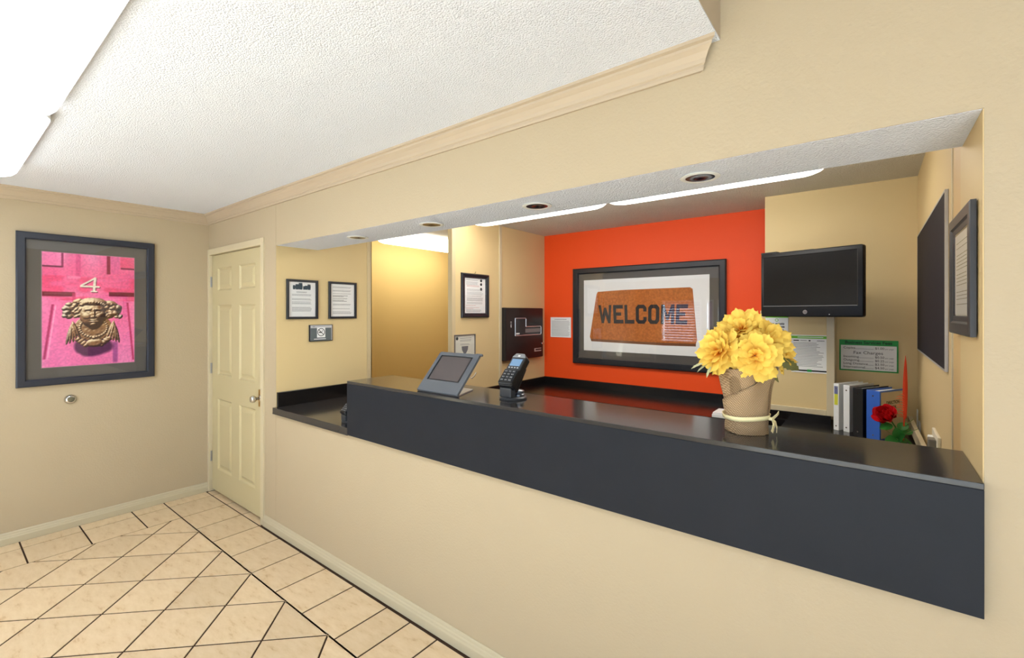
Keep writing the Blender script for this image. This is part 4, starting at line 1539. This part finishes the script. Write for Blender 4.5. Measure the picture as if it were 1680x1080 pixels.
# rose and feather pen in a black cup
pc = thing('pen_cup', 'black desk cup holding the rose and the orange feather pen', 'cup', (.105, 3.02, WR))
MB().lathe([(.0001, 0), (.036, 0), (.038, .004), (.040, .050), (.037, .050), (.035, .006), (.0001, .006)], 28).build('cup_body', BLACKPL, pc, smooth=True)
ro = thing('artificial_rose', 'red artificial rose with green leaves in front of the blue binder', 'rose', (.105, 3.02, WR + .007))
RED = (196, 12, 22)
rp = [petal_mesh('petal', 1.0, .50, .5, c, s_ + 20, (168, 6, 18), (206, 18, 26), base=(110, 0, 10)) for s_, c in enumerate((.55, .30))]
ROSEM = mat_vcol('rose_petal', rough=.5, spec=.3, trans=.1)
for p in rp:
    p.materials.append(ROSEM)
hc = Vector((-.034, -.01, .158))
Q = aim((-.45, -.55, .62))
rnd = random.Random(9)
for n, el, ln, cup in ((3, 80, .038, 0), (4, 66, .050, 0), (5, 48, .060, 0), (6, 28, .064, 1)):
    for i in range(n):
        q = obj('petal', rp[cup], None, ro)
        a = 2 * math.pi * (i + rnd.uniform(-.15, .15)) / n + el
        s_ = ln * rnd.uniform(.95, 1.08)
        q.matrix_local = Matrix.Translation(hc) @ Q @ Matrix.Rotation(a, 4, 'Z') @ Matrix.Translation((0, .006, 0)) @ Matrix.Rotation(R(el), 4, 'X') @ Matrix.Diagonal((s_, s_, s_, 1))
GST = mat('rose_green', (44, 120, 46), rough=.45)
MB().tube([(0, 0, .0), (.004, -.004, .07), (-.012, -.008, .12), tuple(hc)], .0035, 8).build('stem', GST, ro, smooth=True)
MB().lathe([(.0001, -.008), (.009, -.004), (.012, .004), (.0001, .010)], 12, tuple(hc)).build('calyx', GST, ro, smooth=True)


def oval_leaf(name, m, L_, Wd):
    g = MB()
    rows_ = []
    for i in range(9):
        t_ = i / 8
        wv = Wd * math.sin(math.pi * (.04 + .95 * t_)) ** .75
        rows_.append([(-wv, L_ * t_, -.2 * L_ * t_ * t_ + .25 * wv), (-wv * .5, L_ * t_, -.2 * L_ * t_ * t_ + .08 * wv), (0, L_ * t_, -.2 * L_ * t_ * t_), (wv * .5, L_ * t_, -.2 * L_ * t_ * t_ + .08 * wv), (wv, L_ * t_, -.2 * L_ * t_ * t_ + .25 * wv)])
    g.rings(rows_, False, False, closed=False)
    me = g.mesh(name)
    me.materials.append(m)
    me.polygons.foreach_set('use_smooth', [True] * len(me.polygons))
    return me


ol_ = oval_leaf('leaf', GST, .058, .023)
for off, dd in (((-.022, -.01, .125), (-.9, -.5, -.25)), ((.006, -.006, .095), (.75, .3, .15)), ((.004, -.004, .060), (-.1, -.2, .45)), ((.006, 0, .045), (.8, .35, -.05)), ((0, 0, .055), (-.75, -.5, .0)), ((.004, 0, .10), (.5, .4, .7)), ((.002, 0, .050), (.1, -.3, .3))):
    lf = obj('leaf', ol_, None, ro)
    y_ = Vector(dd).normalized()
    x_ = y_.cross(Vector((-.1, -.75, .65))).normalized()
    z_ = x_.cross(y_)
    lf.matrix_local = Matrix.Translation(off) @ Matrix((x_, y_, z_)).transposed().to_4x4()
tw = MB()
for e in ((.06, .03, .16), (.075, -.01, .12), (-.05, -.02, .10), (.05, .02, .115)):
    tw.tube([(.003, 0, .05), (e[0] * .5, e[1] * .5, e[2] * .8), e], .0014, 5)
tw.build('twigs', mat('twig_green', (132, 150, 90), rough=.6), ro)

fp = thing('feather_pen', 'tall orange feather pen standing beside the red rose', 'feather pen', (.122, 3.034, WR + .008))
FEA = mat('feather_orange', (226, 66, 24), rough=.6)
MB().tube([(0, 0, 0), (.008, .006, .17), (.010, .008, .32), (.012, .008, .475)], [.004, .0035, .0025, .001], 7).build('shaft', FEA, fp, smooth=True)
g = MB()
rows_ = []
for i in range(13):
    t_ = i / 12
    z = .16 + .315 * t_
    wv = .013 * math.sin(math.pi * min(1, .18 + .82 * t_)) ** .7
    rows_.append([(.011 + .002 * t_ - wv * .8, .009 - wv * .7, z), (.011 + .002 * t_, .009, z - .004), (.011 + .002 * t_ + wv * .7, .009 + wv * .5, z)])
g.rings(rows_, False, False, closed=False)
fe = g.build('vane', FEA, fp, smooth=True)
so = fe.modifiers.new('solid', 'SOLIDIFY')
so.thickness = .0008
CORAL = mat('feather_coral', (240, 116, 78), rough=.7)
g = MB()
for i in range(11):
    z = .16 + .011 * i
    l_ = .030 + .010 * math.sin(i * 1.7)
    g.tube([(.010, .008, z), (.010 - l_ * .5, .008 - l_ * .35, z + .012), (.010 - l_, .008 - l_ * .6, z + .010)], [.002, .0022, .0006], 5)
g.build('barbs', CORAL, fp)

# pieces that sit on a part become that part's children
NEST = {'logo_lettering': 'round_logo', 'key_print': 'keypad', 'spine_label_print': 'spine_label', 'plate_print': 'maker_plate', 'window_outline': 'display_window',
        'label_strip': 'display_window', 'small_label': 'display_window', 'cover_lettering': 'cover_sheet', 'footer_mark': 'dark_footer', 'no_smoking_symbol': 'white_square',
        'bow_knot': 'ribbon', 'bow_tail': 'ribbon', 'bow_loop': 'ribbon', 'socket': 'plate', 'adapter': 'plate', 'plug': 'plate', 'screen_housing': 'handset_body',
        'rule_line': 'white_field', 'letter': 'print', 'doormat_print': 'print', 'doormat_edge_print': 'print', 'lock': 'cabinet_door', 'knob': 'latch_plate',
        'heading_graphic': 'sheet', 'seal': 'sheet', 'crest': 'sheet', 'lime_band': 'sheet', 'round_mark': 'sheet', 'green_header': 'sheet', 'calyx': 'stem'}
for o in list(SC.objects):
    k = o.name.split('.')[0]
    if o.parent and k in NEST and (o.matrix_local.is_identity or k == 'calyx'):
        for c in o.parent.children:
            if c.name.split('.')[0] == NEST[k] and c.type == 'MESH' and c.parent and not c.parent.parent:
                o.parent = c
                break
print('TILES', NT[0])
